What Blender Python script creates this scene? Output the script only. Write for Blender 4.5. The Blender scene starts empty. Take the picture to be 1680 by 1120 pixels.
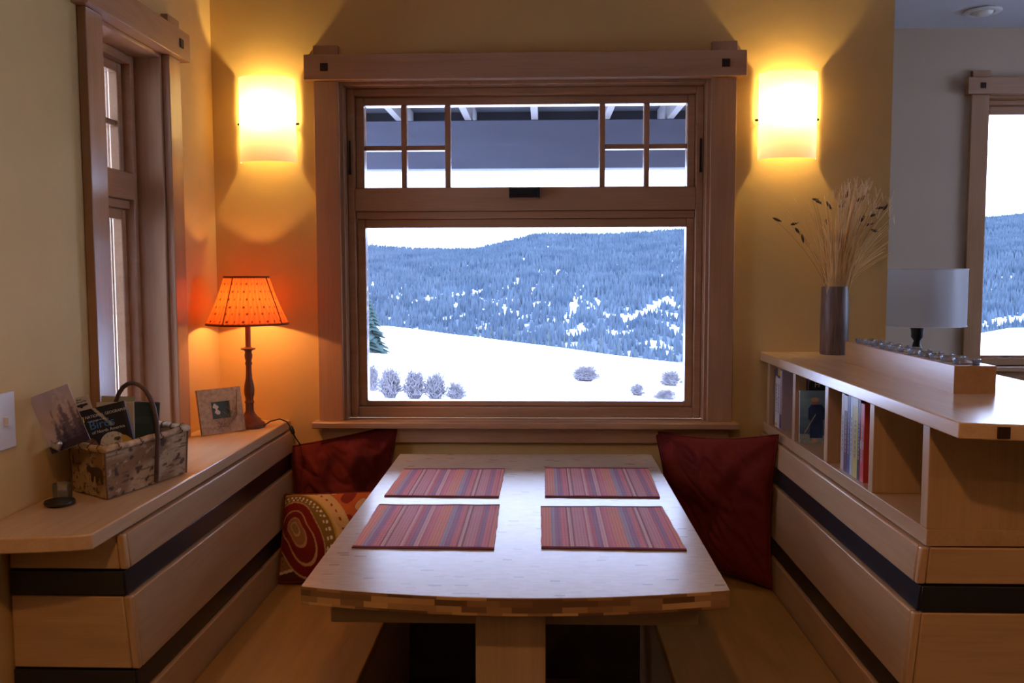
import bpy, math, random
from math import sin, cos, pi, radians, sqrt, atan2
from mathutils import Vector, Matrix, noise
random.seed(7)
S = bpy.context.scene
COL = S.collection
# ------------------------------------------------------------------ camera
CAM = Vector((0, 0, 1.35))
cam = bpy.data.objects.new('camera', bpy.data.cameras.new('camera'))
COL.objects.link(cam)
cam.data.sensor_width = 36.0
cam.data.lens = 1480.0 / 1680.0 * 36.0
cam.data.clip_start = 0.05
cam.data.clip_end = 9000
RM = Matrix.Rotation(radians(1.93), 3, 'Z') @ Matrix.Rotation(pi / 2 - radians(4.25), 3, 'X') @ Matrix.Rotation(radians(-.15), 3, 'Z')
cam.matrix_world = Matrix.Translation(CAM) @ RM.to_4x4()
S.camera = cam
# ------------------------------------------------------------------ view and world
S.view_settings.view_transform = 'Standard'
S.view_settings.look = 'None'
S.view_settings.gamma = 1
S.view_settings.use_curve_mapping = False
S.view_settings.exposure = 0.0
S.cycles.use_denoising = True
S.cycles.max_bounces = 10
S.cycles.diffuse_bounces = 5
S.cycles.transparent_max_bounces = 24
S.cycles.sample_clamp_indirect = 6
SKY = 13.0
WARM = 1.5
wd = bpy.data.worlds.new('sky'); S.world = wd; wd.use_nodes = True
nt = wd.node_tree; nt.nodes.clear()
wo = nt.nodes.new('ShaderNodeOutputWorld'); bg = nt.nodes.new('ShaderNodeBackground')
tc = nt.nodes.new('ShaderNodeTexCoord'); wn = nt.nodes.new('ShaderNodeTexNoise'); wr = nt.nodes.new('ShaderNodeValToRGB')
wn.inputs['Scale'].default_value = 2.0; wn.inputs['Detail'].default_value = 4
wr.color_ramp.elements[0].color = (.46, .58, 1, 1); wr.color_ramp.elements[1].color = (.66, .76, 1, 1)
nt.links.new(tc.outputs['Generated'], wn.inputs['Vector']); nt.links.new(wn.outputs['Fac'], wr.inputs['Fac'])
nt.links.new(wr.outputs['Color'], bg.inputs['Color']); nt.links.new(bg.outputs[0], wo.inputs[0])
bg.inputs['Strength'].default_value = SKY

# ------------------------------------------------------------------ materials
def srgb(r, g, b):
    f = lambda c: (c / 255 / 12.92) if c / 255 <= .04045 else ((c / 255 + .055) / 1.055) ** 2.4
    return (f(r), f(g), f(b), 1)

def L(r, g, b): return (r, g, b, 1)

def new_mat(name):
    m = bpy.data.materials.new(name); m.use_nodes = True
    return m, m.node_tree, m.node_tree.nodes['Principled BSDF']

def plain(name, col, rough=.6, metal=0, spec=.5, noise_amt=.0, scale=20, bump=0, coat=0, trans=0):
    m, t, p = new_mat(name)
    p.inputs['Base Color'].default_value = col; p.inputs['Roughness'].default_value = rough
    p.inputs['Metallic'].default_value = metal; p.inputs['Specular IOR Level'].default_value = spec
    p.inputs['Coat Weight'].default_value = coat; p.inputs['Coat Roughness'].default_value = .15
    p.inputs['Transmission Weight'].default_value = trans
    if noise_amt or bump:
        c = t.nodes.new('ShaderNodeTexCoord'); n = t.nodes.new('ShaderNodeTexNoise')
        n.inputs['Scale'].default_value = scale; n.inputs['Detail'].default_value = 5
        t.links.new(c.outputs['Object'], n.inputs['Vector'])
        if noise_amt:
            r = t.nodes.new('ShaderNodeValToRGB')
            r.color_ramp.elements[0].position = .3; r.color_ramp.elements[1].position = .7
            r.color_ramp.elements[0].color = tuple(v * (1 - noise_amt) for v in col[:3]) + (1,)
            r.color_ramp.elements[1].color = tuple(min(1, v * (1 + noise_amt)) for v in col[:3]) + (1,)
            t.links.new(n.outputs['Fac'], r.inputs['Fac']); t.links.new(r.outputs['Color'], p.inputs['Base Color'])
        if bump:
            b = t.nodes.new('ShaderNodeBump'); b.inputs['Strength'].default_value = bump; b.inputs['Distance'].default_value = .004
            t.links.new(n.outputs['Fac'], b.inputs['Height']); t.links.new(b.outputs[0], p.inputs['Normal'])
    return m

def wood(name, c1, c2, axis='X', rough=.35, coat=.0, knots=True, scale=1.0, dark=.35, spec=.5):
    """timber with long grain along one axis, soft mottling and a few small knots"""
    m, t, p = new_mat(name)
    c = t.nodes.new('ShaderNodeTexCoord'); oi = t.nodes.new('ShaderNodeObjectInfo')
    add = t.nodes.new('ShaderNodeVectorMath'); add.operation = 'ADD'
    ml = t.nodes.new('ShaderNodeVectorMath'); ml.operation = 'SCALE'; ml.inputs[0].default_value = (13, 7, 5)
    t.links.new(oi.outputs['Random'], ml.inputs['Scale'])
    t.links.new(c.outputs['Object'], add.inputs[0]); t.links.new(ml.outputs[0], add.inputs[1])
    def mapped(lo, hi):
        mp = t.nodes.new('ShaderNodeMapping')
        mp.inputs['Scale'].default_value = tuple((lo if a == axis else hi) * scale for a in 'XYZ')
        t.links.new(add.outputs[0], mp.inputs['Vector']); return mp
    a = mapped(1.2, 9); n1 = t.nodes.new('ShaderNodeTexNoise'); n1.inputs['Scale'].default_value = 1.4
    n1.inputs['Detail'].default_value = 5; n1.inputs['Distortion'].default_value = 1.2
    t.links.new(a.outputs[0], n1.inputs['Vector'])
    b = mapped(6, 160); n2 = t.nodes.new('ShaderNodeTexNoise'); n2.inputs['Scale'].default_value = 1; n2.inputs['Detail'].default_value = 3
    t.links.new(b.outputs[0], n2.inputs['Vector'])
    mx = t.nodes.new('ShaderNodeMix'); mx.data_type = 'FLOAT'; mx.inputs[0].default_value = .35
    t.links.new(n1.outputs['Fac'], mx.inputs[2]); t.links.new(n2.outputs['Fac'], mx.inputs[3])
    r = t.nodes.new('ShaderNodeValToRGB')
    r.color_ramp.elements[0].position = .32; r.color_ramp.elements[1].position = .68
    r.color_ramp.elements[0].color = c1; r.color_ramp.elements[1].color = c2
    t.links.new(mx.outputs[0], r.inputs['Fac'])
    out = r.outputs['Color']
    if knots:
        k = mapped(2.2, 4.5); v = t.nodes.new('ShaderNodeTexVoronoi'); v.inputs['Scale'].default_value = 1
        t.links.new(k.outputs[0], v.inputs['Vector'])
        kr = t.nodes.new('ShaderNodeValToRGB'); kr.color_ramp.elements[0].position = .02; kr.color_ramp.elements[1].position = .07
        kr.color_ramp.elements[0].color = (dark, dark * .9, dark * .8, 1); kr.color_ramp.elements[1].color = (1, 1, 1, 1)
        t.links.new(v.outputs['Distance'], kr.inputs['Fac'])
        mm = t.nodes.new('ShaderNodeMix'); mm.data_type = 'RGBA'; mm.blend_type = 'MULTIPLY'; mm.inputs[0].default_value = .8
        t.links.new(out, mm.inputs[6]); t.links.new(kr.outputs['Color'], mm.inputs[7]); out = mm.outputs[2]
    t.links.new(out, p.inputs['Base Color'])
    p.inputs['Roughness'].default_value = rough; p.inputs['Coat Weight'].default_value = coat; p.inputs['Coat Roughness'].default_value = .2
    p.inputs['Specular IOR Level'].default_value = spec
    return m

def vcol(name, rough=.6, spec=.4):
    m, t, p = new_mat(name)
    a = t.nodes.new('ShaderNodeAttribute'); a.attribute_name = 'Col'
    t.links.new(a.outputs['Color'], p.inputs['Base Color']); p.inputs['Roughness'].default_value = rough
    p.inputs['Specular IOR Level'].default_value = spec
    return m

def translucent(name, col, tcol, mixf=.6, dots=None):
    m = bpy.data.materials.new(name); m.use_nodes = True; t = m.node_tree; t.nodes.clear()
    o = t.nodes.new('ShaderNodeOutputMaterial'); d = t.nodes.new('ShaderNodeBsdfDiffuse'); tr = t.nodes.new('ShaderNodeBsdfTranslucent')
    g = t.nodes.new('ShaderNodeBsdfGlossy'); g.inputs['Roughness'].default_value = .35
    mx = t.nodes.new('ShaderNodeMixShader'); mx.inputs[0].default_value = mixf
    m2 = t.nodes.new('ShaderNodeMixShader'); m2.inputs[0].default_value = .03
    d.inputs['Color'].default_value = col; tr.inputs['Color'].default_value = tcol
    if dots:
        a = t.nodes.new('ShaderNodeAttribute'); a.attribute_name = 'Col'
        mm = t.nodes.new('ShaderNodeMix'); mm.data_type = 'RGBA'; mm.blend_type = 'MULTIPLY'; mm.inputs[0].default_value = 1
        mm.inputs[6].default_value = tcol; t.links.new(a.outputs['Color'], mm.inputs[7]); t.links.new(mm.outputs[2], tr.inputs['Color'])
        mn = t.nodes.new('ShaderNodeMix'); mn.data_type = 'RGBA'; mn.blend_type = 'MULTIPLY'; mn.inputs[0].default_value = 1
        mn.inputs[6].default_value = col; t.links.new(a.outputs['Color'], mn.inputs[7]); t.links.new(mn.outputs[2], d.inputs['Color'])
    t.links.new(d.outputs[0], mx.inputs[1]); t.links.new(tr.outputs[0], mx.inputs[2])
    t.links.new(mx.outputs[0], m2.inputs[1]); t.links.new(g.outputs[0], m2.inputs[2]); t.links.new(m2.outputs[0], o.inputs[0])
    return m

def pane_mat(name='window_glass'):
    m = bpy.data.materials.new(name); m.use_nodes = True; t = m.node_tree; t.nodes.clear()
    o = t.nodes.new('ShaderNodeOutputMaterial'); tr = t.nodes.new('ShaderNodeBsdfTransparent'); g = t.nodes.new('ShaderNodeBsdfGlossy')
    g.inputs['Roughness'].default_value = .0; tr.inputs['Color'].default_value = (.97, .985, 1, 1)
    f = t.nodes.new('ShaderNodeFresnel'); f.inputs['IOR'].default_value = 1.45
    mx = t.nodes.new('ShaderNodeMixShader'); t.links.new(f.outputs[0], mx.inputs[0])
    t.links.new(tr.outputs[0], mx.inputs[1]); t.links.new(g.outputs[0], mx.inputs[2]); t.links.new(mx.outputs[0], o.inputs[0])
    return m

def plaster(name, col, amt=.08):
    m, t, p = new_mat(name)
    c = t.nodes.new('ShaderNodeTexCoord'); n = t.nodes.new('ShaderNodeTexNoise'); n.inputs['Scale'].default_value = 2.2; n.inputs['Detail'].default_value = 8
    n.inputs['Roughness'].default_value = .6
    t.links.new(c.outputs['Object'], n.inputs['Vector'])
    r = t.nodes.new('ShaderNodeValToRGB'); r.color_ramp.elements[0].position = .3; r.color_ramp.elements[1].position = .7
    r.color_ramp.elements[0].color = tuple(v * (1 - amt) for v in col[:3]) + (1,); r.color_ramp.elements[1].color = tuple(min(1, v * (1 + amt)) for v in col[:3]) + (1,)
    t.links.new(n.outputs['Fac'], r.inputs['Fac']); t.links.new(r.outputs['Color'], p.inputs['Base Color'])
    n2 = t.nodes.new('ShaderNodeTexNoise'); n2.inputs['Scale'].default_value = 28; n2.inputs['Detail'].default_value = 4
    t.links.new(c.outputs['Object'], n2.inputs['Vector'])
    b = t.nodes.new('ShaderNodeBump'); b.inputs['Strength'].default_value = .25; b.inputs['Distance'].default_value = .003
    t.links.new(n2.outputs['Fac'], b.inputs['Height']); t.links.new(b.outputs[0], p.inputs['Normal'])
    p.inputs['Roughness'].default_value = .75; p.inputs['Specular IOR Level'].default_value = .3
    return m

M = {}
M['wall'] = plaster('yellow_plaster', L(.60, .395, .145))
M['wall_far'] = plaster('beige_plaster', L(.53, .41, .29), .04)
M['ceiling'] = plaster('white_ceiling_paint', L(.62, .62, .66), .03)
mc1, mc2 = L(.40, .245, .12), L(.53, .34, .18)
for ax in 'XYZ':
    M['maple' + ax] = wood('maple_grain_' + ax, mc1, mc2, ax, rough=.33)
cc1, cc2 = L(.36, .19, .095), L(.46, .26, .14)
for ax in 'XYZ':
    M['trim' + ax] = wood('alder_trim_' + ax, cc1, cc2, ax, rough=.22, dark=.25)
M['top'] = wood('pale_maple_top', L(.50, .32, .17), L(.62, .42, .24), 'Y', rough=.24, knots=False)
M['seat'] = wood('honey_maple_seat', L(.26, .135, .030), L(.36, .195, .05), 'Y', rough=.45)
M['oak'] = wood('oak_pedestal', L(.30, .19, .11), L(.42, .28, .17), 'Z', rough=.45, knots=False)
M['oakX'] = wood('oak_rail', L(.26, .17, .11), L(.36, .24, .15), 'X', rough=.45, knots=False)
M['black'] = plain('blackened_steel_band', L(.016, .015, .018), .3, .0, .5)
M['walnut'] = plain('walnut_peg', L(.04, .022, .016), .65, spec=.2)
M['floor'] = wood('dark_wood_floor', L(.035, .018, .012), L(.06, .03, .02), 'Y', rough=.5, knots=False)
M['glass'] = pane_mat()
M['bronze'] = plain('dark_bronze_hardware', L(.03, .03, .035), .35, .8)
M['white_plastic'] = plain('white_plastic', L(.75, .73, .70), .4)
M['sconce_glass'] = translucent('frosted_white_glass', L(.85, .78, .66), L(1, .90, .76), .25)
M['steel'] = plain('brushed_steel', L(.5, .48, .45), .35, 1)
M['bulb'] = plain('frosted_bulb', L(.9, .88, .8), .5)
M['shade_orange'] = translucent('pleated_orange_silk', L(.75, .12, .03), L(1, .20, .035), .30, dots=True)
M['shade_trim'] = plain('dark_shade_trim', L(.09, .02, .008), .7)
M['lamp_wood'] = wood('turned_dark_wood', L(.10, .035, .015), L(.17, .06, .025), 'Z', rough=.35, knots=False)
M['drum'] = translucent('white_linen_shade', L(.78, .78, .80), L(.6, .6, .62), .35)
M['black_wood'] = plain('black_turned_wood', L(.012, .012, .013), .3)
M['red_cloth'] = plain('dark_red_cotton', L(.115, .012, .010), .9, spec=.15, noise_amt=.12, scale=60, bump=.3)
M['vcol_cloth'] = vcol('printed_cloth', .9, .15)
M['vcol_print'] = vcol('printed_card', .35, .4)
M['snow'] = plain('snow', L(.86, .89, .95), .8, spec=.2, noise_amt=.03, scale=.4)
M['paper'] = plain('cream_paper', L(.62, .55, .42), .8)
M['dark_green'] = plain('dark_green_cover', L(.018, .035, .022), .5)
M['black_cover'] = plain('black_book_cover', L(.012, .012, .016), .35)
M['clear'] = None
mg = bpy.data.materials.new('clear_cup_glass'); mg.use_nodes = True; tg = mg.node_tree; tg.nodes.clear()
_o = tg.nodes.new('ShaderNodeOutputMaterial'); _t = tg.nodes.new('ShaderNodeBsdfTransparent'); _g = tg.nodes.new('ShaderNodeBsdfGlossy'); _d = tg.nodes.new('ShaderNodeBsdfDiffuse')
_t.inputs[0].default_value = (.93, .95, .96, 1); _g.inputs['Roughness'].default_value = .08; _d.inputs['Color'].default_value = (.8, .85, .9, 1)
_lw = tg.nodes.new('ShaderNodeLayerWeight'); _lw.inputs['Blend'].default_value = .45
_m1 = tg.nodes.new('ShaderNodeMixShader'); _m2 = tg.nodes.new('ShaderNodeMixShader'); _m2.inputs[0].default_value = .10
tg.links.new(_lw.outputs['Fresnel'], _m1.inputs[0]); tg.links.new(_t.outputs[0], _m1.inputs[1]); tg.links.new(_g.outputs[0], _m1.inputs[2])
tg.links.new(_m1.outputs[0], _m2.inputs[1]); tg.links.new(_d.outputs[0], _m2.inputs[2]); tg.links.new(_m2.outputs[0], _o.inputs[0])
M['clear'] = mg

# ------------------------------------------------------------------ mesh helpers
class MB:
    def __init__(s): s.v = []; s.f = []; s.mi = []; s.cols = None
    def hexa(s, p, mi=0):
        b = len(s.v); s.v += [tuple(q) for q in p]
        for q in ((0, 3, 2, 1), (4, 5, 6, 7), (0, 1, 5, 4), (1, 2, 6, 5), (2, 3, 7, 6), (3, 0, 4, 7)):
            s.f.append(tuple(b + i for i in q)); s.mi.append(mi)
        return s
    def box(s, x0, x1, y0, y1, z0, z1, mi=0):
        return s.hexa([(x0, y0, z0), (x1, y0, z0), (x1, y1, z0), (x0, y1, z0), (x0, y0, z1), (x1, y0, z1), (x1, y1, z1), (x0, y1, z1)], mi)
    def lathe(s, prof, c=(0, 0, 0), n=24, cap=True, mi=0):
        b = len(s.v)
        for r, z in prof:
            for i in range(n):
                a = 2 * pi * i / n; s.v.append((c[0] + r * cos(a), c[1] + r * sin(a), c[2] + z))
        for j in range(len(prof) - 1):
            for i in range(n):
                k = (i + 1) % n
                s.f.append((b + j * n + i, b + j * n + k, b + (j + 1) * n + k, b + (j + 1) * n + i)); s.mi.append(mi)
        if cap:
            s.f.append(tuple(b + i for i in reversed(range(n)))); s.mi.append(mi)
            e = b + (len(prof) - 1) * n
            s.f.append(tuple(e + i for i in range(n))); s.mi.append(mi)
        return s
    def tube(s, pts, r, n=8, cap=True, mi=0):
        pts = [Vector(p) for p in pts]; b = len(s.v); N = len(pts)
        rr = r if isinstance(r, (list, tuple)) else [r] * N
        up = Vector((0, 0, 1)); prev = None
        for i, p in enumerate(pts):
            d = (pts[min(i + 1, N - 1)] - pts[max(i - 1, 0)]).normalized()
            if prev is None:
                x = d.cross(up)
                if x.length < .05: x = d.cross(Vector((1, 0, 0)))
            else:
                x = prev - d * prev.dot(d)
                if x.length < 1e-6: x = d.cross(up)
            x.normalize(); y = d.cross(x); prev = x
            for k in range(n):
                a = 2 * pi * k / n; s.v.append(tuple(p + (x * cos(a) + y * sin(a)) * rr[i]))
        for j in range(N - 1):
            for i in range(n):
                k = (i + 1) % n
                s.f.append((b + j * n + i, b + j * n + k, b + (j + 1) * n + k, b + (j + 1) * n + i)); s.mi.append(mi)
        if cap:
            s.f.append(tuple(b + i for i in reversed(range(n)))); s.mi.append(mi)
            e = b + (N - 1) * n; s.f.append(tuple(e + i for i in range(n))); s.mi.append(mi)
        return s
    def prism(s, poly, z0, z1, mi=0, side_mi=None):
        b = len(s.v); n = len(poly)
        s.v += [(p[0], p[1], z0) for p in poly] + [(p[0], p[1], z1) for p in poly]
        s.f.append(tuple(b + i for i in reversed(range(n)))); s.mi.append(mi)
        s.f.append(tuple(b + n + i for i in range(n))); s.mi.append(mi)
        for i in range(n):
            k = (i + 1) % n; s.f.append((b + i, b + k, b + n + k, b + n + i)); s.mi.append(mi if side_mi is None else side_mi)
        return s
    def xform(s, M4):
        s.v = [tuple(M4 @ Vector(p)) for p in s.v]; return s

WORLD = {}
def tag(o, label=None, cat=None, group=None, kind=None):
    if label: o['label'] = label
    if cat: o['category'] = cat
    if group: o['group'] = group
    if kind: o['kind'] = kind
    return o
def empty(name, loc, label=None, cat=None, group=None, kind=None):
    o = bpy.data.objects.new(name, None); COL.objects.link(o); o.empty_display_size = .05
    o.location = loc; WORLD[o.name] = Vector(loc)
    return tag(o, label, cat, group, kind)
def obj(name, mb, mats, parent=None, bevel=0, smooth=40, label=None, cat=None, group=None, kind=None, origin='centre', seg=2):
    """link one mesh; coordinates in mb are world coordinates"""
    me = bpy.data.meshes.new(name)
    xs = [v[0] for v in mb.v]; ys = [v[1] for v in mb.v]; zs = [v[2] for v in mb.v]
    c = Vector(((min(xs) + max(xs)) / 2, (min(ys) + max(ys)) / 2, min(zs) if parent is None else (min(zs) + max(zs)) / 2))
    me.from_pydata([tuple(Vector(v) - c) for v in mb.v], [], mb.f)
    if not isinstance(mats, (list, tuple)): mats = [mats]
    for m in mats: me.materials.append(m)
    for p, mi in zip(me.polygons, mb.mi): p.material_index = mi
    if mb.cols:
        a = me.color_attributes.new('Col', 'FLOAT_COLOR', 'POINT')
        for i, q in enumerate(mb.cols): a.data[i].color = (q[0], q[1], q[2], 1)
    me.update(); me.validate(clean_customdata=False)
    if smooth:
        me.shade_smooth()
        try: me.set_sharp_from_angle(angle=radians(smooth))
        except Exception: pass
    o = bpy.data.objects.new(name, me); COL.objects.link(o)
    WORLD[o.name] = c
    if parent is not None:
        o.parent = parent; o.location = c - WORLD[parent.name]
    else: o.location = c
    if bevel:
        b = o.modifiers.new('bevel', 'BEVEL'); b.width = bevel; b.segments = seg; b.limit_method = 'ANGLE'; b.angle_limit = radians(35)
    return tag(o, label, cat, group, kind)
def dup(o, delta=(0, 0, 0), parent=None, rot=None):
    c = o.copy(); COL.objects.link(c)
    if parent is None:
        c.location = o.location + Vector(delta); WORLD[c.name] = c.location.copy()
        if rot is not None: c.rotation_euler = rot
    else: c.parent = parent
    for ch in list(o.children): dup(ch, parent=c)
    return c
def grid(func, nu, nv, cfunc=None, mb=None):
    """open sheet; func(u,v)->xyz"""
    mb = mb or MB(); b = len(mb.v)
    if cfunc and mb.cols is None: mb.cols = []
    for j in range(nv + 1):
        for i in range(nu + 1):
            mb.v.append(tuple(func(i / nu, j / nv)))
            if cfunc: mb.cols.append(cfunc(i / nu, j / nv))
    for j in range(nv):
        for i in range(nu):
            a = b + j * (nu + 1) + i
            mb.f.append((a, a + 1, a + nu + 2, a + nu + 1)); mb.mi.append(0)
    return mb
def slab_pic(o, ux, uy, w, h, th, cfunc, nu=60, nv=60, back=(.6, .6, .6)):
    """a card of real thickness whose front shows cfunc(u,v); o=lower left corner, ux,uy unit vectors"""
    o, ux, uy = Vector(o), Vector(ux).normalized(), Vector(uy).normalized(); n = ux.cross(uy)
    mb = grid(lambda u, v: o + ux * (u * w) + uy * (v * h), nu, nv, cfunc)
    P = [o, o + ux * w, o + ux * w + uy * h, o + uy * h]
    b = len(mb.v)
    mb.v += [tuple(p) for p in P] + [tuple(p - n * th) for p in P]; mb.cols += [back] * 8
    for q in ((0, 1, 5, 4), (1, 2, 6, 5), (2, 3, 7, 6), (3, 0, 4, 7), (4, 5, 6, 7)):
        mb.f.append(tuple(b + i for i in reversed(q))); mb.mi.append(0)
    return mb
def text(name, body, size, o, ux, uy, mat, parent, depth=.0004, align='LEFT', sx=1.0):
    cu = bpy.data.curves.new(name, 'FONT'); cu.body = body; cu.size = size; cu.extrude = depth; cu.align_x = align; cu.resolution_u = 4
    t = bpy.data.objects.new(name, cu); COL.objects.link(t)
    bpy.context.view_layer.update()
    me = bpy.data.meshes.new_from_object(t.evaluated_get(bpy.context.evaluated_depsgraph_get()))
    bpy.data.objects.remove(t)
    ux, uy = Vector(ux).normalized(), Vector(uy).normalized(); n = ux.cross(uy)
    Mx = Matrix((ux * sx, uy, n)).transposed().to_4x4(); Mx.translation = Vector(o) + n * .0006
    me.transform(Mx)
    mb = MB(); mb.v = [tuple(v.co) for v in me.vertices]; mb.f = [tuple(p.vertices) for p in me.polygons]; mb.mi = [0] * len(mb.f)
    return obj(name, mb, mat, parent, smooth=0)

# ------------------------------------------------------------------ room shell
YB = 2.95; YF = 4.33; XL = -1.073; CEIL = 2.48
W1 = (-.657, .538, .87, 1.972)
wb = MB()
wb.box(-1.200, W1[0], YB, 3.14, 0, CEIL); wb.box(W1[1], 1.11, YB, 3.14, 0, CEIL)
wb.box(W1[0], W1[1], YB, 3.14, 0, W1[2] - .02); wb.box(W1[0], W1[1], YB, 3.14, W1[3], CEIL)
obj('wall_back', wb, M['wall'], kind='structure', smooth=0)
W2 = (2.172, 2.562, .87, 1.972)
wl = MB()
wl.box(-1.200, XL, -3.6, W2[0], 0, CEIL); wl.box(-1.200, XL, W2[1], YB, 0, CEIL)
wl.box(-1.200, XL, W2[0], W2[1], 0, W2[2]); wl.box(-1.200, XL, W2[0], W2[1], W2[3], CEIL)
obj('wall_left', wl, M['wall'], kind='structure', smooth=0)
W3 = (2.062, 4.5, .91, 2.172)
wf = MB()
wf.box(1.11, W3[0], YF, 4.52, 0, CEIL); wf.box(W3[1], 4.8, YF, 4.52, 0, CEIL)
wf.box(W3[0], W3[1], YF, 4.52, 0, W3[2]); wf.box(W3[0], W3[1], YF, 4.52, W3[3], CEIL)
obj('shade_panel_back', MB().box(-.79, .67, YB - .018, YB, 0, .40), M['floor'], kind='structure', bevel=.002)  # dark panel standing in for the shade under the table
obj('wall_far', wf, M['wall_far'], kind='structure', smooth=0)
obj('wall_return', MB().box(.95, 1.11, 3.14, 4.52, 0, CEIL), M['wall_far'], kind='structure', smooth=0)
W4 = (2.0, 3.6, .9, 2.172)  # unseen opening, added to bring more daylight into the next room
wr_ = MB(); wr_.box(4.8, 4.95, -3.6, W4[0], 0, CEIL); wr_.box(4.8, 4.95, W4[1], 4.52, 0, CEIL)
wr_.box(4.8, 4.95, W4[0], W4[1], 0, W4[2]); wr_.box(4.8, 4.95, W4[0], W4[1], W4[3], CEIL)
obj('wall_right', wr_, M['wall_far'], kind='structure', smooth=0)
obj('wall_front', MB().box(-1.29, 4.95, -3.75, -3.6, 0, CEIL), M['wall'], kind='structure', smooth=0)
fl = MB().box(-1.29, 1.11, -3.75, 3.14, -.12, 0); fl.box(1.11, 4.95, -3.75, 4.52, -.12, 0)
obj('floor', fl, M['floor'], kind='structure', smooth=0)
ce = MB().box(-1.29, 1.11, -3.75, 3.14, CEIL, CEIL + .12); ce.box(1.11, 4.95, -3.75, 4.52, CEIL, CEIL + .12)
obj('ceiling', ce, M['ceiling'], kind='structure', smooth=0)

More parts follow.
